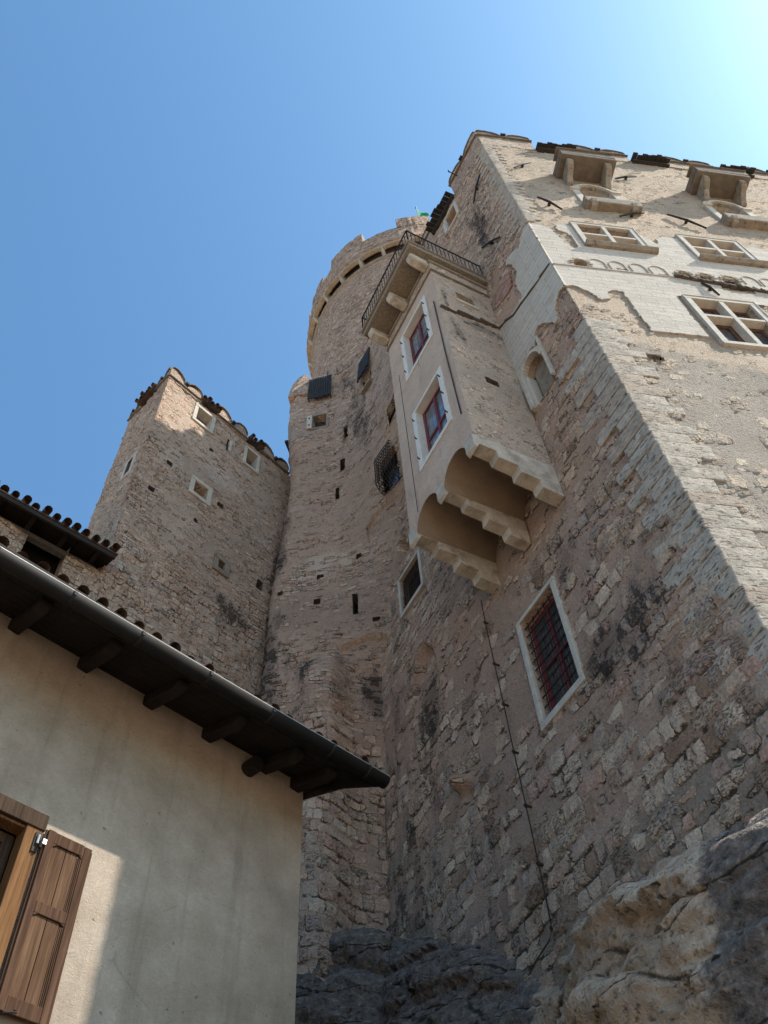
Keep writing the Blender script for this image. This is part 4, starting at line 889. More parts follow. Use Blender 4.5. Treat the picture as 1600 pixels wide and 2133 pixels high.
# ------------------------------------------------------------------ curtain wall behind, rounded and patched
cur = thing('curtain_wall', REAR.P(1.2, 0, GZ), 'rounded rubble wall with slits and two hooded openings below the round keep', 'castle wall'); cur['kind'] = 'thing'
def edge_a(z): return np.interp(z, [8, 14.7, 18.8, 20.9, 23.7, 26, 27.2, 31], [3.25, 3.15, 3.05, 2.95, 2.80, 2.93, 3.02, 3.0])
def rear_a(a, z):
    """squeeze the plan so that past its left edge the wall turns away"""
    E_ = edge_a(z); t = np.clip(a - (E_ - 0.45), 0, None)
    ang = np.clip(t / 0.5, 0, 1.45)
    return np.where(t > 0, (E_ - 0.45) + 0.45 * np.sin(ang) , a)
def rear_d(a, z):
    E_ = edge_a(z); t = np.clip(a - (E_ - 0.45), 0, None); ang = np.clip(t / 0.5, 0, 1.45)
    d = -0.45 * (1 - np.cos(ang)) - np.clip(t - 0.725, 0, None) * 1.0
    k = 0.36 * sst(16.5, 23.5, z) + 0.03
    d = d + k * np.clip(1.6 - a, 0, None) ** 2
    d = d + ((fbm(a * 0.7, z * 0.6, 51, 3) - 0.5) * 0.16 + (fbm(a * 2.3, z * 2.3, 53, 3) - 0.5) * 0.10) * (1 - 0.65 * sst(16, 14, z))
    # filled arch; under it the wall steps back and swings away towards the inner corner
    arch = 15.86 - 0.40 * np.clip((a - 0.5) / 0.9, -1, 1) ** 2
    back = (0.50 * sst(15.9, 14.4, z) + 0.36 * sst(13.6, 9.0, z)) * np.clip((1.45 - a) / 1.1, 0, 1.5)
    d = d - np.where((z < arch) | (z < 15.0), back + 0.12 * sst(13.5, 15.2, z) * sst(1.25, 1.1, a), 0)
    # rubble pier left of the recess
    top = 15.45 - 0.5 * np.clip(a - 1.40, 0, 2)
    pier = sst(2.3, 1.75, a) * sst(0.9, 1.35, a) * sst(top + 0.10, top - 0.08, z)
    d = d + pier * (0.34 * sst(15.6, 14.6, z) + 0.10 * fbm(a * 3, z * 3, 57)) + 0.2 * sst(13, 9, z) * sst(2.8, 2.2, a) * sst(1.0, 1.8, a)
    d = d + (fbm(a * 3.2, z * 4.2, 59, 3) - 0.5) * 0.07 * sst(15.7, 14.9, z)
    a2 = blob(a, z, 0.0, 20.9, 0.55, 0.5)
    under = (a > -0.8) & (a < 0.36) & (z < 20.12 - 0.35 * ((a + 0.25) / 0.62) ** 2) & (z > 18.9)
    d = d - np.where(under, 0.09, 0) * sst(18.9, 19.7, z)
    return d
def rear_z(a, z):
    r = 0.34 + 0.28 * (fbm(a * 0.8, z * 0.5, 61) - 0.5) * 2
    r = r + 0.14 * sst(24.5, 27.5, z) - 0.16 * sst(17.5, 19, z) * sst(24, 22, z) - 0.12 * blob(a, z, 1.9, 16.3, 0.9, 1.2)
    r = r + 0.60 * sst(15.7, 15.0, z) * sst(2.3, 1.9, a) * sst(0.7, 1.0, a) + 0.35 * sst(13.6, 11.8, z) + 0.1 * sst(15.2, 14.8, z)
    s = 1.05 * blob(a, z, 3.15, 21.4, 0.70, 3.0) + 0.7 * blob(a, z, 3.0, 19.4, 0.75, 0.9) + 0.95 * blob(a, z, 3.1, 15.6, 0.95, 2.2) + 0.4 * blob(a, z, 2.6, 17.2, 0.6, 0.6)
    s = s + 0.55 * blob(a, z, 0.5, 26.0, 0.7, 3.8) + 0.35 * blob(a, z, 0.0, 24.0, 0.5, 2.4) + 0.4 * blob(a, z, 0.9, 29, 0.5, 1.6) + 0.8 * blob(a, z, 0.5, 14.4, 0.5, 1.5) + 0.7 * blob(a, z, 1.95, 15.0, 0.40, 0.9) + 0.5 * blob(a, z, 0.25, 11.5, 0.35, 2.0) + 0.15 * sst(9.6, 8.2, z)
    b = 0.22 * blob(a, z, 0.9, 16.4, 1.2, 0.7) + 0.35 * blob(a, z, 0.2, 14.9, 0.6, 0.9) + 0.35 * blob(a, z, -0.3, 26.6, 0.6, 1.2) + 0.25 * blob(a, z, 1.4, 12.8, 0.5, 1.2) + 0.3 * blob(a, z, 2.2, 26.6, 0.4, 1.2)
    return np.clip(r, 0, 1.2), np.clip(s, 0, 1), np.clip(b, 0, 1), 1 - np.clip(1.1 * blob(a, z, 1.6, 18.9, 1.5, 0.9) + 0.5 * blob(a, z, 1.8, 23.2, 1.2, 1.6) + 0.35 * sst(12, 10, z), 0, 1)
SL = [(0.88, 0.98, 25.05, 25.72), (0.99, 1.13, 23.2, 23.88), (1.18, 1.28, 21.8, 22.42), (0.76, 0.85, 16.7, 17.38)]
PH = [(0.58, 0.72, 18.76, 18.92), (1.64, 1.78, 18.36, 18.52), (2.66, 2.82, 17.95, 18.10), (1.68, 1.84, 17.42, 17.56), (0.24, 0.38, 16.28, 16.40)]
RW = (1.60, 2.04, 26.30, 27.10); RW4 = (-0.94, -0.62, 22.25, 22.9); HD = (-0.14, 0.20, 26.7, 27.5); CG = (-0.72, -0.22, 20.3, 21.5)
wall_grid('wall', REAR, -1.6, 5.2, 6.0, 30.1, 0.05, 'curtain', cur, holes=[(*s, 0.35) for s in SL + PH] + [(*RW, 0.4), (*RW4, 0.3), (*HD, 0.35), (*CG, 0.3)],
          dfun=rear_d, afun=rear_a, zfun=rear_z, cf=courses(13, [(4, 13, 0.22), (13, 16, 0.12), (16, 34, 0.10)]), sx=lambda z: 0.80 + 0.15 * sst(12, 16, z))
def rd(a, z): return float(rear_d(np.array([[a]]), np.array([[z]]))[0, 0])
mb = MB(); p0, p1 = REAR.P(2.9, -0.9, 0), REAR.P(-1.5, -0.6, 0)
mb.box(REAR, -1.4, 2.2, -2.2, -1.45, GZ, 29.9); mb.build('wall_core', 'interior_shade', cur)
# ragged top: rounded horn at the left, then a broken parapet
mb = MB(zone=(0.62, 0.3, 0.25), sx=0.38, sz=0.11)
tp = [(3.0, 29.9), (2.98, 29.2), (2.9, 29.6), (2.8, 30.0), (2.62, 30.35), (2.42, 30.5), (2.28, 30.3), (2.22, 30.0)]
mb.prism(REAR, [(2.98, 28.9), (2.95, 29.5), (2.84, 30.0), (2.66, 30.38), (2.44, 30.52), (2.30, 30.4), (2.2, 30.05), (2.15, 28.9)], -0.55, 0.03)
o = mb.build('merlon', 'curtain', cur, jitter=0.03)
mb = MB(zone=(0.62, 0.35, 0.2), sx=0.38, sz=0.11)
prev = None
for a, z in ((1.62, 30.45), (1.40, 30.6), (1.2, 30.62), (1.0, 30.5), (0.8, 30.45), (0.62, 30.35), (0.45, 30.3), (0.3, 30.15), (0.1, 30.1), (-0.2, 30.05), (-0.6, 29.98), (-1.2, 29.95)):
    if prev:
        d0, d1 = rd(prev[0], 29.9), rd(a, 29.9)
        mb.hexa(REAR, [(prev[0], d0 - 0.5, 29.9), (a, d1 - 0.5, 29.9), (prev[0], d0 + 0.02, 29.9), (a, d1 + 0.02, 29.9), (prev[0], d0 - 0.5, prev[1]), (a, d1 - 0.5, z), (prev[0], d0 + 0.02, prev[1]), (a, d1 + 0.02, z)])
    prev = (a, z)
mb.build('parapet', 'curtain', cur, jitter=0.03)
# corrugated timber hoods over the openings
def hood(a0, a1, z0, z1, dt, db, skew=0.0):
    n = 13; mb = MB()
    for i in range(n):
        p, q = a0 + (a1 - a0) * i / n, a0 + (a1 - a0) * (i + 1) / n; c = (p + q) / 2; jz = 0.03 * math.sin(i * 2.3)
        mb.tube([REAR.P(c, dt + rd(c, z1) * 0.6, z1), REAR.P(c + skew, db + rd(c, z0) * 0.6, z0 + jz)], (q - p) * 0.44, 6)
    return mb.build('hood', 'zinc', cur)
h1 = hood(1.42, 2.26, 28.30, 29.95, 0.05, 0.13)
for a, za, zb in ((1.45, 28.6, 28.6), (2.22, 28.6, 28.6)):
    mb = MB(); mb.tube([REAR.P(a, 0.0, za - 0.3), REAR.P(a, 0.12, zb - 0.26)], 0.02); mb.build('hood_bracket', 'iron', cur)
mb = MB(); ring_frame(mb, REAR, *RW, 0.09, -0.25, 0.05); mb.build('window_frame', 'sill', cur, jitter=0.015)
mb = MB(); mb.box(REAR, RW[1] + 0.03, RW[1] + 0.20, 0.05, 0.09, RW[2] - 0.05, RW[3] + 0.02); w_ = mb.build('shutter_leaf', 'pale', cur)
for z in (RW[2] + 0.15, RW[3] - 0.2):
    mb = MB(); mb.tube([REAR.P(RW[1] + 0.12, 0.06, z), REAR.P(RW[1] + 0.12, 0.12, z)], 0.025, 5); mb.build('shutter_hook', 'iron', w_)
pane(REAR, *RW, -0.22, 'darkglass', cur)
def rear_local(a, z, da=0.15):
    """axes of the curved wall at one spot; a is measured from there"""
    p, q = REAR.P(a - da, rd(a - da, z), 0), REAR.P(a + da, rd(a + da, z), 0)
    f = Frame((p + q) / 2, 0, 0); f.u = (q - p) / np.linalg.norm(q - p); f.n = np.array([f.u[1], -f.u[0], 0]); f.n *= np.sign(np.dot(f.n, REAR.n)); return f
LH = rear_local((HD[0] + HD[1]) / 2, 27.6)
mb = MB(); mb.box(LH, -0.30, 0.30, -0.1, 0.10, 26.54, 26.66); mb.build('sill', 'sill', cur, jitter=0.02)
mb = MB()
for i in range(9):
    c = -0.38 + 0.76 * (i + 0.5) / 9; mb.tube([LH.P(c, 0.04, 29.0), LH.P(c, 0.15, 27.5 + 0.05 * math.sin(i * 2.1))], 0.037, 6)
mb.build('hood', 'zinc', cur)
# bellied window cage
LC = rear_local((CG[0] + CG[1]) / 2, 21.0); cw = 0.38
mb = MB()
def cagep(a, t):   # t runs from the top edge out and down to the pointed foot
    z = 21.75 - 1.55 * t; b = 0.22 if t < 0.82 else 0.22 - 0.17 * ((t - 0.82) / 0.18)
    return LC.P(a, b, z)
for i in range(9):
    a = -cw + 2 * cw * i / 8
    mb.tube([LC.P(a, -0.05, 21.75)] + [cagep(a, t / 10) for t in range(11)] + [LC.P(a, -0.05, 20.2)], 0.012, 5)
for t in range(0, 11):
    mb.tube([LC.P(-cw, -0.05, 21.75 - 0.155 * t), cagep(-cw, t / 10), cagep(cw, t / 10), LC.P(cw, -0.05, 21.75 - 0.155 * t)], 0.012, 5)
for s_ in (-cw, cw): mb.tube([LC.P(s_, 0.11, 21.75), LC.P(s_, 0.11, 20.35)], 0.012, 5)
mb.build('window_cage', 'iron', cur)
pane(LC, -0.30, 0.30, CG[2] + 0.02, CG[3] - 0.02, -0.16, 'darkglass', cur)
# the wall's far return with its tiled edge
mb = MB(zone=(0.6, 0.3, 0.2)); mb.box(REAR, 3.05, 3.42, -3.2, -2.5, 20, 28.3); mb.build('return_wall', 'curtain', cur)
mb = MB(); mb.hexa(REAR, [(2.72, -2.6, 27.0), (3.0, -2.6, 27.0), (2.95, -0.5, 26.7), (3.14, -0.5, 26.7), (2.72, -2.6, 27.12), (3.0, -2.6, 27.12), (2.95, -0.5, 26.82), (3.14, -0.5, 26.82)]); mb.build('eave', 'boards', cur)

# ------------------------------------------------------------------ square tower on the left
tow = thing('square_tower', TOW_O + np.array([0, 0, GZ]), 'square battlemented stone tower left of the keep, its top in sunlight', 'tower')
T1, T2, T3, T4 = (1.22, 1.76, 24.68, 25.44), (3.24, 3.66, 24.48, 25.34), (1.70, 2.16, 21.16, 21.72), (2.90, 3.12, 18.86, 19.2)
TH = [(0.72, 0.90, 21.46, 21.68), (0.44, 0.62, 19.90, 20.1), (2.56, 2.74, 21.4, 21.56), (1.92, 2.06, 20.0, 20.14), (1.92, 2.04, 23.70, 23.82), (4.2, 4.4, 19.2, 19.5)]
TS = (2.45, 2.54, 24.35, 25.0)
def tow_d(a, z): return ((fbm(a * 0.7, z * 0.6, 71, 3) - 0.5) * 0.08 + (fbm(a * 2.6, z * 2.6, 73, 3) - 0.5) * 0.06 * (1 + 1.2 * sst(18.2, 16.5, z))) * sst(0, 0.3, a)
def tow_z(a, z):
    r = 0.50 + 0.25 * (fbm(a * 0.7, z * 0.5, 81) - 0.5) * 2
    r = r - 0.20 * sst(21.5, 23, z) + 0.30 * sst(19, 17.5, z) + 0.25 * sst(0.5, 0.2, a)
    r = r - 0.45 * np.clip(blob(a, z, 1.55, 19.2, 0.55, 1.3) * 2.2, 0, 1) - 0.3 * np.clip(blob(a, z, 2.6, 22.6, 1.6, 1.0) * 1.6, 0, 1)
    s = 0.55 * blob(a, z, 3.5, 17.4, 0.9, 0.5) + 0.30 * blob(a, z, 4.2, 16.4, 0.6, 1.6) + 0.9 * blob(a, z, 4.85, 19.5, 0.35, 4) + 0.5 * blob(a, z, 3.2, 17.9, 0.8, 0.5) + 0.15 * sst(17, 14, z)
    b = 0.42 * blob(a, z, 3.6, 18.4, 1.3, 0.8) + 0.36 * blob(a, z, 0.8, 20.3, 0.9, 2.0) + 0.22 * blob(a, z, 2.4, 20.5, 1.4, 1.0)
    return np.clip(r, 0, 1.2), np.clip(s, 0, 1), np.clip(b, 0, 1), 1 - np.clip(0.9 * blob(a, z, 0.9, 21.9, 0.8, 1.1) + 0.9 * blob(a, z, 2.6, 22.8, 1.6, 0.9) + 0.5 * blob(a, z, 0.6, 19.4, 0.6, 1.0), 0, 1)
cft = courses(17, [(8, 17.5, 0.17), (17.5, 28, 0.095)])
wall_grid('wall', TOWR, 0, 5.6, 8.0, 25.78, 0.05, 'tower', tow, holes=[(*q, 0.6) for q in (T1, T2, T3, T4)] + [(*q, 0.4) for q in TH + [TS]], dfun=tow_d, zfun=tow_z, cf=cft, sx=lambda z: 0.75 + 0.1 * sst(16, 19, z))
TLW = (0.50, 0.76, 20.85, 21.6)
def towl_z(a, z):
    r = 0.62 + 0.2 * (fbm(a, z * 0.5, 83) - 0.5) * 2
    return np.clip(r, 0, 1.2), 0.1 * np.ones_like(a), np.clip(0.22 + 0.5 * (fbm(a * 0.6, z * 0.35, 85) - 0.5) * 2, 0, 1)
wall_grid('side_wall', TOWL, 0, 2.02, 8.0, 25.78, 0.05, 'tower', tow, holes=[(*TLW, 0.3)], dfun=lambda a, z: tow_d(a + 9, z) * sst(0, 0.3, a), zfun=towl_z, cf=cft, sx=0.75)
mb = MB(); q_ = [TOW_O - 0.4 * TOWR.n - 0.4 * TOWL.n * 0.3, TOW_O + 5.6 * TOWR.u - 0.4 * TOWR.n, TOW_O + 5.6 * TOWR.u + 2.0 * TOWL.u, TOW_O + 2.0 * TOWL.u - 0.02 * TOWL.n]
mb.add([p + np.array([0, 0, GZ]) for p in q_] + [p + np.array([0, 0, 25.75]) for p in q_], [(0, 1, 2, 3), (7, 6, 5, 4), (0, 1, 5, 4), (1, 2, 6, 5), (2, 3, 7, 6), (3, 0, 4, 7)]); mb.build('wall_core', 'interior_shade', tow)
for a0, a1, zt in ((0.0, 1.24, 26.52), (1.90, 3.14, 26.48), (3.76, 4.95, 26.42)): merlon(TOWR, a0, a1, 25.76, zt, 'tower', tow, th=0.4)
merlon(TOWL, 0.01, 0.62, 25.76, 26.5, 'tower', tow, th=0.35); merlon(TOWL, 1.5, 2.02, 25.76, 26.35, 'tower', tow, th=0.35)
def tile_roof(F, a0, a1, z, parent, over=0.22, back=-0.8, rise=0.35, pitch=0.15, r=0.075, name='tiled_roof'):
    mb = MB(); n = max(2, int(round((a1 - a0) / pitch))); q = random.Random(int(a0 * 31 + z * 7))
    for i in range(n):
        a = a0 + (a1 - a0) * (i + 0.5) / n + q.uniform(-0.012, 0.012); o_ = over + q.uniform(-0.05, 0.05); dz = q.uniform(-0.01, 0.02)
        mb.tube([F.P(a, back, z + rise), F.P(a, o_, z + dz)], [r * 0.9, r * q.uniform(0.95, 1.12)], 8, cap1=False)
    mb.hexa(F, [(a0, back, z + rise - 0.07), (a1, back, z + rise - 0.07), (a0, over - 0.08, z - 0.07), (a1, over - 0.08, z - 0.07), (a0, back, z + rise - 0.02), (a1, back, z + rise - 0.02), (a0, over - 0.08, z - 0.02), (a1, over - 0.08, z - 0.02)])
    return mb.build(name, 'tile', parent, smooth=False)
tile_roof(TOWR, 1.20, 1.94, 25.95, tow); tile_roof(TOWR, 3.16, 3.80, 25.92, tow); tile_roof(TOWL, 0.6, 1.52, 26.0, tow)
for o, w in ((T1, 0.13), (T2, 0.11), (T3, 0.14), (T4, 0.15)):
    mb = MB(); ring_frame(mb, TOWR, *o, w, -0.3, 0.035); f = mb.build('window_frame', 'pale' if o != T4 else 'sill', tow, bevel=0.01, jitter=0.015)
    mb = MB(); mb.box(TOWR, o[0], o[1], -0.42, -0.38, o[2], o[2] + (o[3] - o[2]) * 0.75); mb.build('leaf', 'interior_shade', f)
mb = MB(); ring_frame(mb, TOWL, *TLW, 0.12, -0.25, 0.035); mb.build('window_frame', 'pale', tow, bevel=0.01, jitter=0.015)
mb = MB(); mb.box(TOWR, TS[1], TS[1] + 0.09, -0.2, 0.03, TS[2], TS[3]); mb.build('slit_jamb', 'pale', tow, jitter=0.02)
mb = MB(); mb.box(TOWR, 4.6, 4.75, -0.1, 0.22, 19.3, 19.42); mb.build('stone_spout', 'hood', tow, bevel=0.02, jitter=0.03)

# ------------------------------------------------------------------ round keep
KC = np.array([2.875, 20.87, 0.0]); KR = 6.0
kee = thing('round_keep', KC + np.array([0, 0, GZ]), 'huge round stone keep with overhanging battlements rising behind the other walls', 'tower')
def cyl(mb, prof, t0, t1, n, sx=0.5, sz=0.2, zone=(0.55, 0.1, 0.1), cf=None):
    ts = np.radians(np.linspace(t0, t1, n + 1)); m = len(prof); vs = []; ws = []
    for t in ts:
        for r, z in prof:
            vs.append(KC + np.array([r * math.sin(t), -r * math.cos(t), z])); ws.append((t * KR / sx, (cf(z) if cf else z / sz), 0))
    mb.add(vs, [(i * m + j, (i + 1) * m + j, (i + 1) * m + j + 1, i * m + j + 1) for i in range(n) for j in range(m - 1)], ws, [zone] * len(vs))
mb = MB(); cyl(mb, [(KR, z) for z in np.arange(14, 45.21, 0.12)], -150, 150, 280, 0.95, 0.2, (0.85, 0.14, 0.06), courses(19, [(12, 60, 0.17)]))
mb.build('drum', 'keep', kee, smooth=True, recalc=False)
mb = MB(); cyl(mb, [(KR - 0.02, 44.72), (KR + 0.10, 44.78), (KR + 0.13, 44.9), (KR + 0.10, 45.02), (KR - 0.02, 45.1)], -150, 150, 150); mb.build('moulding', 'sill', kee, smooth=True)
def KF(t):
    r = math.radians(t); f = Frame(KC, 0, 0); f.u = np.array([math.cos(r), math.sin(r), 0.0]); f.n = np.array([math.sin(r), -math.cos(r), 0.0]); return f
for i in range(26):
    t = -150 + i * 300 / 25.0
    if -100 < t < 100:
        F = KF(t); mb = MB(); mb.prism_d(F, [(KR - 0.1, 45.05), (KR + 0.08, 45.08), (KR + 0.20, 45.35), (KR + 0.34, 45.6), (KR + 0.36, 46.0), (KR - 0.1, 46.0)], -0.085, 0.085); mb.build('corbel', 'sillpale', kee, bevel=0.02)
# arched heads between corbels
mb = MB()
for i in range(25):
    t = -150 + (i + 0.5) * 300 / 25.0
    if not -95 < t < 95: continue
    F = KF(t); I = arch_pts(-0.56, 0.56, 45.50, 45.84, 8)
    for k in range(8): mb.prism(F, [I[k], I[k + 1], (I[k + 1][0], 46.02), (I[k][0], 46.02)], KR + 0.12, KR + 0.33)
mb.build('arcade', 'sillpale', kee)
mb = MB(); cyl(mb, [(KR + 0.05, 45.98), (KR + 0.38, 46.0), (KR + 0.40, 46.12), (KR + 0.35, 46.16), (KR + 0.35, 46.6), (KR + 0.35, 47.2), (KR + 0.35, 47.95), (KR - 0.15, 47.98), (KR - 0.2, 46.0)], -150, 150, 200, 0.6, 0.24, (0.75, 0.15, 0.05)); mb.build('parapet', 'keep', kee)
for t0, t1, zt in ((-9.6, 6.6, 49.55), (-47.5, -27.5, 49.45), (-68, -55.5, 48.9), (-92, -76, 49.2), (27, 45, 49.5), (64, 82, 49.5), (100, 118, 49.5), (-128, -110, 49.5)):
    mb = MB(); cyl(mb, [(KR - 0.15, 47.9), (KR - 0.15, zt), (KR + 0.35, zt - 0.12), (KR + 0.35, 47.9)], t0, t1, 14, 0.6, 0.24, (0.8, 0.15, 0.05))
    m = 4; b = len(mb.v)
    mb.f += [(0, 1, 2, 3), (b - 4, b - 1, b - 2, b - 3)]
    mb.build('merlon', 'keep', kee, jitter=0.03)
mb = MB(); cyl(mb, [(0.1, 47.2), (KR, 47.2)], -180, 180, 60); mb.build('deck', 'interior_shade', kee)

fl = thing('flag', KC + np.array([0.25, -5.9, 47.2]), 'small green flag on a thin pole above the round keep', 'flag')
fp = KC + np.array([0.28, -6.0, 0])
mb = MB(); mb.tube([fp + [0, 0, 47.2], fp + [-0.02, 0, 52.1]], 0.03); mb.tube([fp + [-0.02, 0, 52.08], fp + [-0.02, 0, 52.2]], 0.06, 8); mb.build('pole', 'steel', fl)
mb = MB(); rows = []
for i in range(10):
    t = i / 9; rows.append([fp + np.array([0.0 + 0.62 * t, 0.10 * math.sin(t * 5) + 0.1 * t, 52.05 - 1.3 * t - s_ * (1.5 - 1.2 * t)]) for s_ in np.linspace(0, 1, 6)])
mb.sheet(rows); mb.build('cloth', 'flag', fl, smooth=True, solid=0.012)

# ------------------------------------------------------------------ covered wall walk at the left
wk = thing('covered_wall', WALK.P(-2, 0, GZ), 'battlemented rubble wall under a dark tiled roof, left of the square tower', 'castle wall'); wk['kind'] = 'thing'
def wk_z(a, z): return 1.0 + 0.2 * (fbm(a, z, 91) - 0.5), 0.05 + 0 * a, 0.1 * fbm(a, z, 93)
gap = [(-1.72, -0.84, 15.2, 16.2), (-3.6, -2.55, 15.2, 16.2), (-5.6, -4.6, 15.2, 16.2), (-7.6, -6.6, 15.2, 16.2)]
wall_grid('wall', WALK, -9, 0.05, 6.0, 16.02, 0.05, 'tower', wk, holes=[(g[0], g[1], g[2], 16.5, 0.5) for g in gap], dfun=lambda a, z: (fbm(a * 2.2, z * 2.2, 95, 3) - 0.5) * 0.12, zfun=wk_z, cf=courses(23, [(5, 18, 0.16)]), sx=0.4)
mb = MB(); mb.box(WALK, -9, -0.15, -0.20, -0.06, 16.03, 16.15); mb.build('wall_plate', 'greywood', wk, jitter=0.02)
mb = MB(); mb.box(WALK, -9, 0.0, -1.8, -1.5, 12, 17.3); mb.build('back_wall', 'interior_shade', wk)
mb = MB(); n = 22
for i in range(n):
    p, q = -9 + 9.06 * i / n, -9 + 9.06 * (i + 1) / n - 0.01
    mb.hexa(WALK, [(p, -2.0, 17.05), (q, -2.0, 17.05), (p, 0.50, 16.10), (q, 0.50, 16.10), (p, -2.0, 17.09), (q, -2.0, 17.09), (p, 0.50, 16.16), (q, 0.50, 16.16)])
mb.box(WALK, -9, 0.04, 0.46, 0.52, 16.02, 16.13)
for a in np.arange(-8.6, 0, 0.75): mb.box(WALK, a, a + 0.1, -0.1, 0.44, 16.16 - 0.02, 16.2)
mb.build('roof_boards', 'eave', wk)
tile_roof(WALK, -9, 0.08, 16.26, wk, over=0.58, back=-2.0, rise=0.98, pitch=0.235, r=0.085)

# ------------------------------------------------------------------ plastered house in the foreground
hou = thing('plastered_house', HOUSE.P(2, -3, GZ), 'grey plastered house with dark timber eaves and gutter in the lower left', 'house')
WX = (1.70, 2.70, 3.95, 5.46)
EA = 6.0
mb = MB()
al = lines(-8, EA, 0.5, [WX[0], WX[1]]); zl = lines(GZ, 7.72, 0.5, [WX[2], WX[3]])
for i in range(len(zl) - 1):
    for j in range(len(al) - 1):
        if WX[0] < (al[j] + al[j + 1]) / 2 < WX[1] and WX[2] < (zl[i] + zl[i + 1]) / 2 < WX[3]: continue
        mb.add([HOUSE.P(al[j], 0, zl[i]), HOUSE.P(al[j + 1], 0, zl[i]), HOUSE.P(al[j + 1], 0, zl[i + 1]), HOUSE.P(al[j], 0, zl[i + 1])], [(0, 1, 2, 3)])
mb.add([HOUSE.P(EA, 0, GZ), HOUSE.P(EA, -7, GZ), HOUSE.P(EA, -7, 7.72), HOUSE.P(EA, -3.5, 8.92), HOUSE.P(EA, 0, 7.72)], [(0, 1, 2, 3, 4)])
mb.add([HOUSE.P(-8, 0, GZ), HOUSE.P(-8, -7, GZ), HOUSE.P(-8, -7, 7.72), HOUSE.P(-8, -3.5, 8.92), HOUSE.P(-8, 0, 7.72)], [(0, 1, 2, 3, 4)])
mb.add([HOUSE.P(-8, -7, GZ), HOUSE.P(EA, -7, GZ), HOUSE.P(EA, -7, 7.72), HOUSE.P(-8, -7, 7.72)], [(0, 1, 2, 3)])
mb.build('wall', 'house', hou)
# roof: boarded soffit, tiles, rafters, gutter
zs = lambda d: 7.70 - 0.37 * d
endA = lambda d: EA + 0.03 + 0.36 * max(d, 0)
mb = MB(); nb = 9
for i in range(nb):     # boards run along the eave
    p, q = -0.02 + 1.04 * i / nb, -0.02 + 1.04 * (i + 1) / nb - 0.006
    mb.hexa(HOUSE, [(-8, p, zs(p)), (endA(p), p, zs(p)), (-8, q, zs(q)), (endA(q), q, zs(q)), (-8, p, zs(p) + 0.03), (endA(p), p, zs(p) + 0.03), (-8, q, zs(q) + 0.03), (endA(q), q, zs(q) + 0.03)])
mb.hexa(HOUSE, [(-8, 1.02, zs(1.02) - 0.03), (endA(1.02), 1.02, zs(1.02) - 0.03), (-8, 1.05, zs(1.05) - 0.03), (endA(1.05), 1.05, zs(1.05) - 0.03), (-8, 1.02, zs(1.02) + 0.1), (endA(1.02), 1.02, zs(1.02) + 0.1), (-8, 1.05, zs(1.05) + 0.1), (endA(1.05), 1.05, zs(1.05) + 0.1)])
soff = mb.build('roof_soffit', 'eave', hou)
mb = MB()   # verge board closing the gable end
mb.hexa(HOUSE, [(EA + 0.0, 0.0, zs(0) - 0.06), (EA + 0.05, 0.0, zs(0) - 0.06), (endA(1.02) - 0.02, 1.02, zs(1.02) - 0.05), (endA(1.02) + 0.03, 1.02, zs(1.02) - 0.05), (EA, 0.0, zs(0) + 0.12), (EA + 0.05, 0.0, zs(0) + 0.12), (endA(1.02) - 0.02, 1.02, zs(1.02) + 0.12), (endA(1.02) + 0.03, 1.02, zs(1.02) + 0.12)])
mb.build('verge_board', 'eave', hou)
mb = MB(); q = random.Random(5)
N_ = 62
for i in range(N_):
    a = -7.9 + 14.2 * i / (N_ - 1); r = 0.062
    mb.tube([HOUSE.P(a + q.uniform(-.01, .01), -3.6, zs(-3.6) + 0.12), HOUSE.P(a, 1.03 + q.uniform(-0.04, 0.04), zs(1.03) + 0.105 + q.uniform(-0.02, 0.02))], [r, r * q.uniform(0.95, 1.15)], 10, cap1=False)
mb.hexa(HOUSE, [(-8, -3.6, zs(-3.6) + 0.06), (EA + 0.1, -3.6, zs(-3.6) + 0.06), (-8, 1.04, zs(1.04) + 0.06), (EA + 0.38, 1.04, zs(1.04) + 0.06), (-8, -3.6, zs(-3.6) + 0.12), (EA + 0.1, -3.6, zs(-3.6) + 0.12), (-8, 1.04, zs(1.04) + 0.11), (EA + 0.38, 1.04, zs(1.04) + 0.11)])
mb.hexa(HOUSE, [(-8, -3.6, zs(-3.6) + 0.06), (EA + 0.1, -3.6, zs(-3.6) + 0.06), (-8, -7.6, 7.4), (EA + 0.1, -7.6, 7.4), (-8, -3.6, zs(-3.6) + 0.14), (EA + 0.1, -3.6, zs(-3.6) + 0.14), (-8, -7.6, 7.5), (EA + 0.1, -7.6, 7.5)])
mb.build('roof_tiles', 'tile', hou, smooth=False)
for a in (-0.8, 0.1, 1.0, 1.90, 2.76, 3.64, 4.48, 5.34, 5.86):
    mb = MB(); w = 0.075
    P_ = [(-0.05, zs(-0.05)), (-0.05, zs(-0.05) - 0.165), (0.56, zs(0.56) - 0.155), (0.66, zs(0.66) - 0.12), (0.72, zs(0.72) - 0.06), (0.74, zs(0.74))]
    mb.prism_d(HOUSE, P_, a - w, a + w); mb.build('rafter', 'eave', hou, bevel=0.02, jitter=0.012)
gd, gr = 1.06, 0.088
GZA = lambda a: 7.205 + 0.016 * a; gz = 7.29
mb = MB(); rows = []
for a in (-8, 6.40):
    rows.append([HOUSE.P(a, gd + gr * math.cos(t), GZA(a) + gr * math.sin(t)) for t in np.linspace(math.radians(-190), math.radians(12), 18)])
mb.sheet(rows)
c0 = len(mb.v); ep = [HOUSE.P(6.40, gd + gr * math.cos(t), GZA(6.4) + gr * math.sin(t)) for t in np.linspace(math.radians(-190), math.radians(12), 18)]
mb.add(ep, [tuple(range(18))])
gut = mb.build('gutter', 'gutter', hou, smooth=True, solid=0.006)
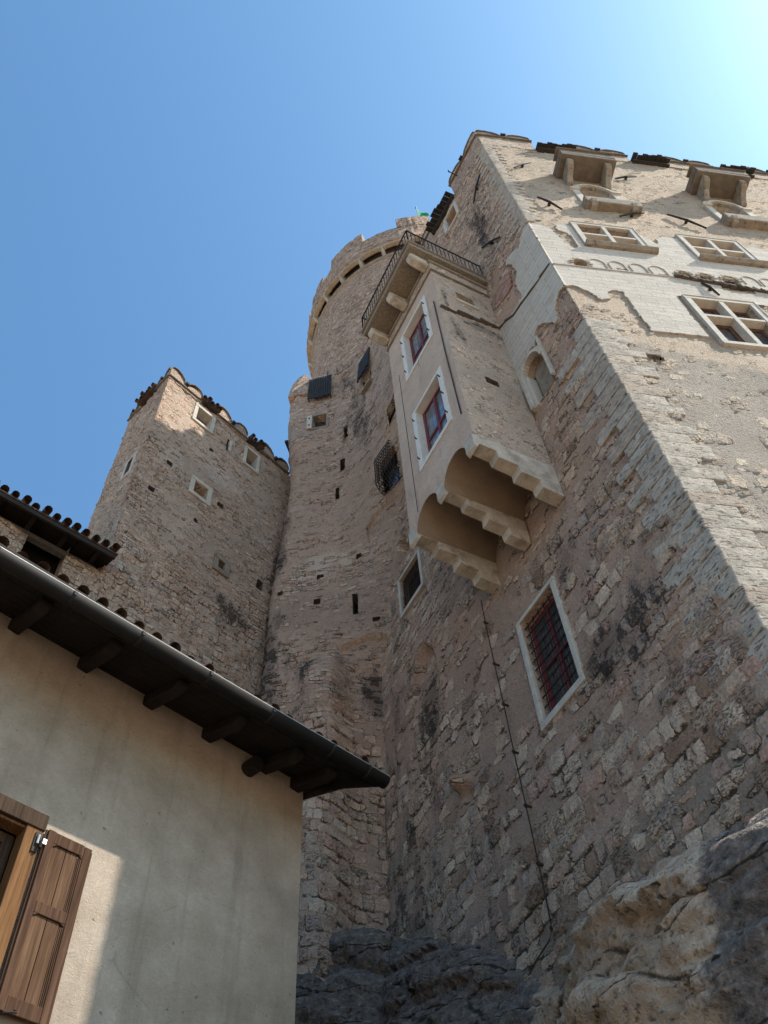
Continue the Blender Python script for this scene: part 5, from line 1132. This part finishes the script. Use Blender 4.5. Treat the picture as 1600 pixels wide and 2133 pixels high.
mb = MB(); mb.tube([HOUSE.P(-8, gd + gr, GZA(-8) + 0.022), HOUSE.P(6.40, gd + gr, GZA(6.4) + 0.022)], 0.0055, 8); mb.build('bead_highlight', 'bead_highlight', gut, smooth=True)  # bright lip line: highlight built as a pale tube
for a in (0.3, 1.15, 2.01, 2.83, 3.71, 4.59, 5.5, 6.08):
    mb = MB(); mb.sheet([[HOUSE.P(a + da, gd + (gr + 0.006) * math.cos(t), GZA(a + da) + (gr + 0.006) * math.sin(t)) for t in np.linspace(math.radians(-185), math.radians(12), 18)] for da in (-0.022, 0.022)]); mb.build('joint', 'gutter', gut, smooth=True, solid=0.006)
    mb = MB(); mb.box(Frame(HOUSE.P(a, gd + gr + 0.010, GZA(a) - 0.02), 42.5, 132.5), -0.014, 0.014, -0.004, 0.002, -0.015, 0.03); mb.build('clip', 'zinc', gut)
mb = MB(); t_ = [HOUSE.P(5.12, -0.02, 7.46), HOUSE.P(5.12, 0.18, 7.44)]; mb.tube(t_, 0.10, 16); p_ = mb.build('pipe', 'eave', hou, smooth=False)
mb = MB(); mb.tube([HOUSE.P(5.12, 0.165, 7.44), HOUSE.P(5.12, 0.20, 7.437)], 0.085, 16); mb.build('rim', 'gutter', p_)

# window and its open shutter
wi = MB(); wi.box(HOUSE, WX[0] - 0.16, WX[1] + 0.18, -0.12, 0.07, WX[3], WX[3] + 0.165)
win = wi.build('window', 'lintel', hou, bevel=0.008, label='wooden framed window under a dark timber lintel')
mb = MB(); mb.box(HOUSE, WX[1], WX[1] + 0.165, -0.12, 0.055, WX[2] - 0.1, WX[3]); mb.box(HOUSE, WX[0] - 0.165, WX[0], -0.12, 0.055, WX[2] - 0.1, WX[3]); mb.box(HOUSE, WX[0], WX[1], -0.12, 0.03, WX[3] - 0.03, WX[3] - 0.001); mb.build('window_frame', 'honey', win, bevel=0.006)
mb = MB(); mb.box(HOUSE, WX[0] - 0.2, WX[1] + 0.2, -0.12, 0.09, WX[2] - 0.18, WX[2] - 0.1); mb.build('sill', 'lintel', win)
sash_cross(HOUSE, WX[0], WX[1], WX[2] - 0.1, WX[3] - 0.03, -0.14, 0.10, win, 0.65, 'lintel', 0.05)
pane(HOUSE, WX[0], WX[1], WX[2] - 0.1, WX[3] - 0.03, -0.17, 'darkglass', win)
mb = MB(); mb.box(HOUSE, WX[0] - 0.05, WX[1] + 0.05, -0.5, -0.45, WX[2] - 0.2, WX[3] + 0.05); mb.build('room_back', 'interior_shade', win)
FS = Frame(HOUSE.P(2.905, 0.05, 0), 42.5, 132.5)
s0, s1, sz0, sz1, ST = 0.0, 0.462, 3.84, 5.485, 0.045
mb = MB(); rw = 0.075
mid = sz0 + (sz1 - sz0) * 0.545
mb.box(FS, s0, s0 + rw, 0, ST, sz0, sz1); mb.box(FS, s1 - rw, s1, 0, ST, sz0, sz1 - 0.012)
for z0_, z1_ in ((sz0, sz0 + 0.13), (mid - 0.05, mid + 0.06), (sz1 - 0.12, sz1 - 0.004)): mb.box(FS, s0 + rw, s1 - rw, 0, ST - 0.003, z0_, z1_)
for zt in (mid - 0.05, sz1 - 0.12):     # clipped corners of the panel openings
    c = 0.045
    mb.prism(FS, [(s0 + rw, zt), (s0 + rw + c, zt), (s0 + rw, zt - c * 0.7)], 0.01, ST - 0.004); mb.prism(FS, [(s1 - rw, zt), (s1 - rw - c, zt), (s1 - rw, zt - c * 0.7)], 0.01, ST - 0.004)
mb.box(FS, s1 - 0.001, s1 + 0.018, 0.004, ST * 0.6, sz0, sz1 - 0.03); mb.box(FS, s0 - 0.022, s0 + 0.001, 0.0, ST * 0.55, sz0, sz1)
shu = mb.build('shutter', 'shutter', hou, bevel=0.006, label='open brown wooden shutter with two plank panels')
for zlo, zhi in ((sz0 + 0.13, mid - 0.05), (mid + 0.06, sz1 - 0.12)):
    c = (s0 + s1) / 2 - 0.01
    for p, q_ in ((s0 + rw, c - 0.003), (c + 0.003, s1 - rw - 0.045)):
        mb = MB(); mb.box(FS, p, q_, 0.006, 0.024, zlo, zhi); mb.build('plank', 'plank', shu, bevel=0.003)
    mb = MB()
    for k in range(3): mb.box(FS, s1 - rw - 0.042 + k * 0.014, s1 - rw - 0.032 + k * 0.014, 0.006, 0.026 + 0.006 * k, zlo, zhi - 0.03)
    mb.build('moulding', 'shutter', shu)
mb = MB(); mb.tube([HOUSE.P(2.86, 0.10, 5.26), HOUSE.P(2.86, 0.10, 5.40)], 0.012, 8); mb.box(HOUSE, 2.80, 2.855, 0.055, 0.07, 5.22, 5.42); hg = mb.build('hinge', 'iron', shu)
mb = MB(); mb.box(HOUSE, 2.855, 2.905, 0.085, 0.105, 5.31, 5.36); mb.tube([HOUSE.P(2.83, 0.08, 5.30), HOUSE.P(2.83, 0.08, 5.39)], 0.013, 8); mb.build('hinge_plate', 'steel', hg)
mb = MB(); mb.tube([HOUSE.P(2.95, 0.05, 3.80), HOUSE.P(2.95, 0.16, 3.80), HOUSE.P(3.05, 0.17, 3.82), HOUSE.P(3.05, 0.12, 3.86)], 0.008, 6); mb.build('catch', 'iron', shu)

# ------------------------------------------------------------------ the rock the castle stands on
path = [CORNER + 7 * SIDE.u, CORNER + 3.0 * SIDE.u, CORNER + 0.4 * SIDE.u, CORNER + 0.5 * MAIN.u] + [CORNER + t * MAIN.u for t in (1.3, 2.0, 2.7, 3.4, 4.1, 4.7, 5.4, 6.2, 7.0, 7.8, 8.5)] + [REAR_O + t * REAR.u for t in (0.9, 1.7, 2.6, 4.0, 6.0, 9.0)]
ztop = [4.9, 5.0, 5.15, 5.45, 5.72, 5.9, 6.05, 6.2, 6.25, 6.2, 6.6, 7.25, 7.75, 8.2, 8.55, 8.75, 8.55, 8.3, 7.8, 7.0, 7.0]
bulge = [1.2, 1.2, 1.1, 1.0, 0.95, 0.9, 0.85, 0.75, 0.55, 0.30, 0.30, 0.38, 0.42, 0.42, 0.42, 0.45, 0.5, 0.6, 0.8, 1.0, 1.0]
P_ = np.array(path); L_ = np.r_[0, np.cumsum(np.linalg.norm(np.diff(P_, axis=0), axis=1))]
tt = np.arange(0, L_[-1], 0.055); ssn = np.r_[np.linspace(0, 0.12, 20)[:-1], np.linspace(0.12, 0.5, 75)[:-1], np.linspace(0.5, 1, 40)]
def smooth_interp(v):
    y = np.interp(tt, L_, v); k = np.ones(11) / 11; return np.convolve(np.pad(y, 5, mode='edge'), k, 'valid')
X_, Y_ = smooth_interp(P_[:, 0]), smooth_interp(P_[:, 1]); Zt, Bu = smooth_interp(ztop), smooth_interp(bulge)
tx, ty = np.gradient(X_), np.gradient(Y_); nl = np.hypot(tx, ty); nx, ny = -ty / nl, tx / nl
TG, SG = np.meshgrid(tt, ssn, indexing='ij')
H = Zt[:, None] + 0.10 + (GZ - 0.5 - Zt[:, None]) * SG
drop = (Zt[:, None] + 0.10 - H)
out = -0.45 + (0.45 + Bu[:, None]) * (1 - np.exp(-drop * 2.4)) + 0.22 * drop ** 1.15
tilt_ = H - 0.22 * TG
rough = (fbm(TG * 0.55, H * 0.7, 101, 4) - 0.5) * 0.75 + (fbm(TG * 1.6, tilt_ * 2.6, 103, 4) - 0.5) * 0.22
led = np.abs(((tilt_ * 1.05 + fbm(TG * 0.4, H * 0.4, 107) * 1.6) % 1.0) - 0.5) * 2
rough = rough + 0.14 * (led - 0.5)
def fracture(x, y, seed):
    """broken blocks: every cell gets its own level and its own tilt"""
    i0_, j0_ = np.floor(x), np.floor(y); best = np.full(x.shape, 9.0); val = np.zeros(x.shape)
    for di in (-1, 0, 1):
        for dj in (-1, 0, 1):
            ci, cj = i0_ + di, j0_ + dj; px, py = ci + _h(ci, cj, seed), cj + _h(ci, cj, seed + 1)
            d2 = (x - px) ** 2 + (y - py) ** 2; v = (_h(ci, cj, seed + 2) - 0.5) + (x - px) * (_h(ci, cj, seed + 3) - 0.5) * 0.9 + (y - py) * (_h(ci, cj, seed + 4) - 0.3) * 0.9
            m_ = d2 < best; best = np.where(m_, d2, best); val = np.where(m_, v, val)
    return val
wx = (fbm(TG * 1.5, H * 1.5, 121) - 0.5) * 0.5
rough = rough * 0.9 + 0.27 * fracture(TG * 0.5 + wx, tilt_ * 1.6 + wx, 3) + 0.12 * fracture(TG * 1.5 + wx, tilt_ * 4.6 + wx, 9) + 0.05 * fracture(TG * 4.0 + wx, tilt_ * 9 + wx, 15)
out = out + rough * np.clip(drop * 3.0, 0.0, 1)
H = H + (fbm(TG * 1.3, SG * 3, 109) - 0.5) * 0.22 * np.clip(1.2 - drop, 0, 1)
VX = X_[:, None] + nx[:, None] * out; VY = Y_[:, None] + ny[:, None] * out
i0 = np.interp(L_[7], tt, tt)
aM = TG - (np.linalg.norm(CORNER + 0.5 * MAIN.u - P_[3]) + L_[3]) + 0.5      # distance along the main wall
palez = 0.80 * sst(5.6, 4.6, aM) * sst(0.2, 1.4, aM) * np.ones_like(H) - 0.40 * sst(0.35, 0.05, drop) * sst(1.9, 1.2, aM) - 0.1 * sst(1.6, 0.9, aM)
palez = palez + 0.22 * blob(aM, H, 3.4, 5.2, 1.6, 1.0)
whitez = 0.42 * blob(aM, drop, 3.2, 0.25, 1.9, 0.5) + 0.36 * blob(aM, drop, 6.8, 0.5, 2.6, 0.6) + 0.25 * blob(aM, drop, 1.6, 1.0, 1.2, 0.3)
ochz = 0.30 * sst(2.2, 0.8, aM) * np.ones_like(H) + 0.15 * sst(4.5, 3, aM)
n, m = TG.shape
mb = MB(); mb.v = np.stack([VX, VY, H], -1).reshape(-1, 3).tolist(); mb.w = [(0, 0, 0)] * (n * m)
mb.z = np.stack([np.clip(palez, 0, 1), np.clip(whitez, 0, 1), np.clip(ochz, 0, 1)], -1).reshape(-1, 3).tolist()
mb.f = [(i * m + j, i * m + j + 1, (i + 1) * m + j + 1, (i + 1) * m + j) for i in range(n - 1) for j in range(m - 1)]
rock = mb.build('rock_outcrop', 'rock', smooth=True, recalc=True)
tag(rock, kind='structure')
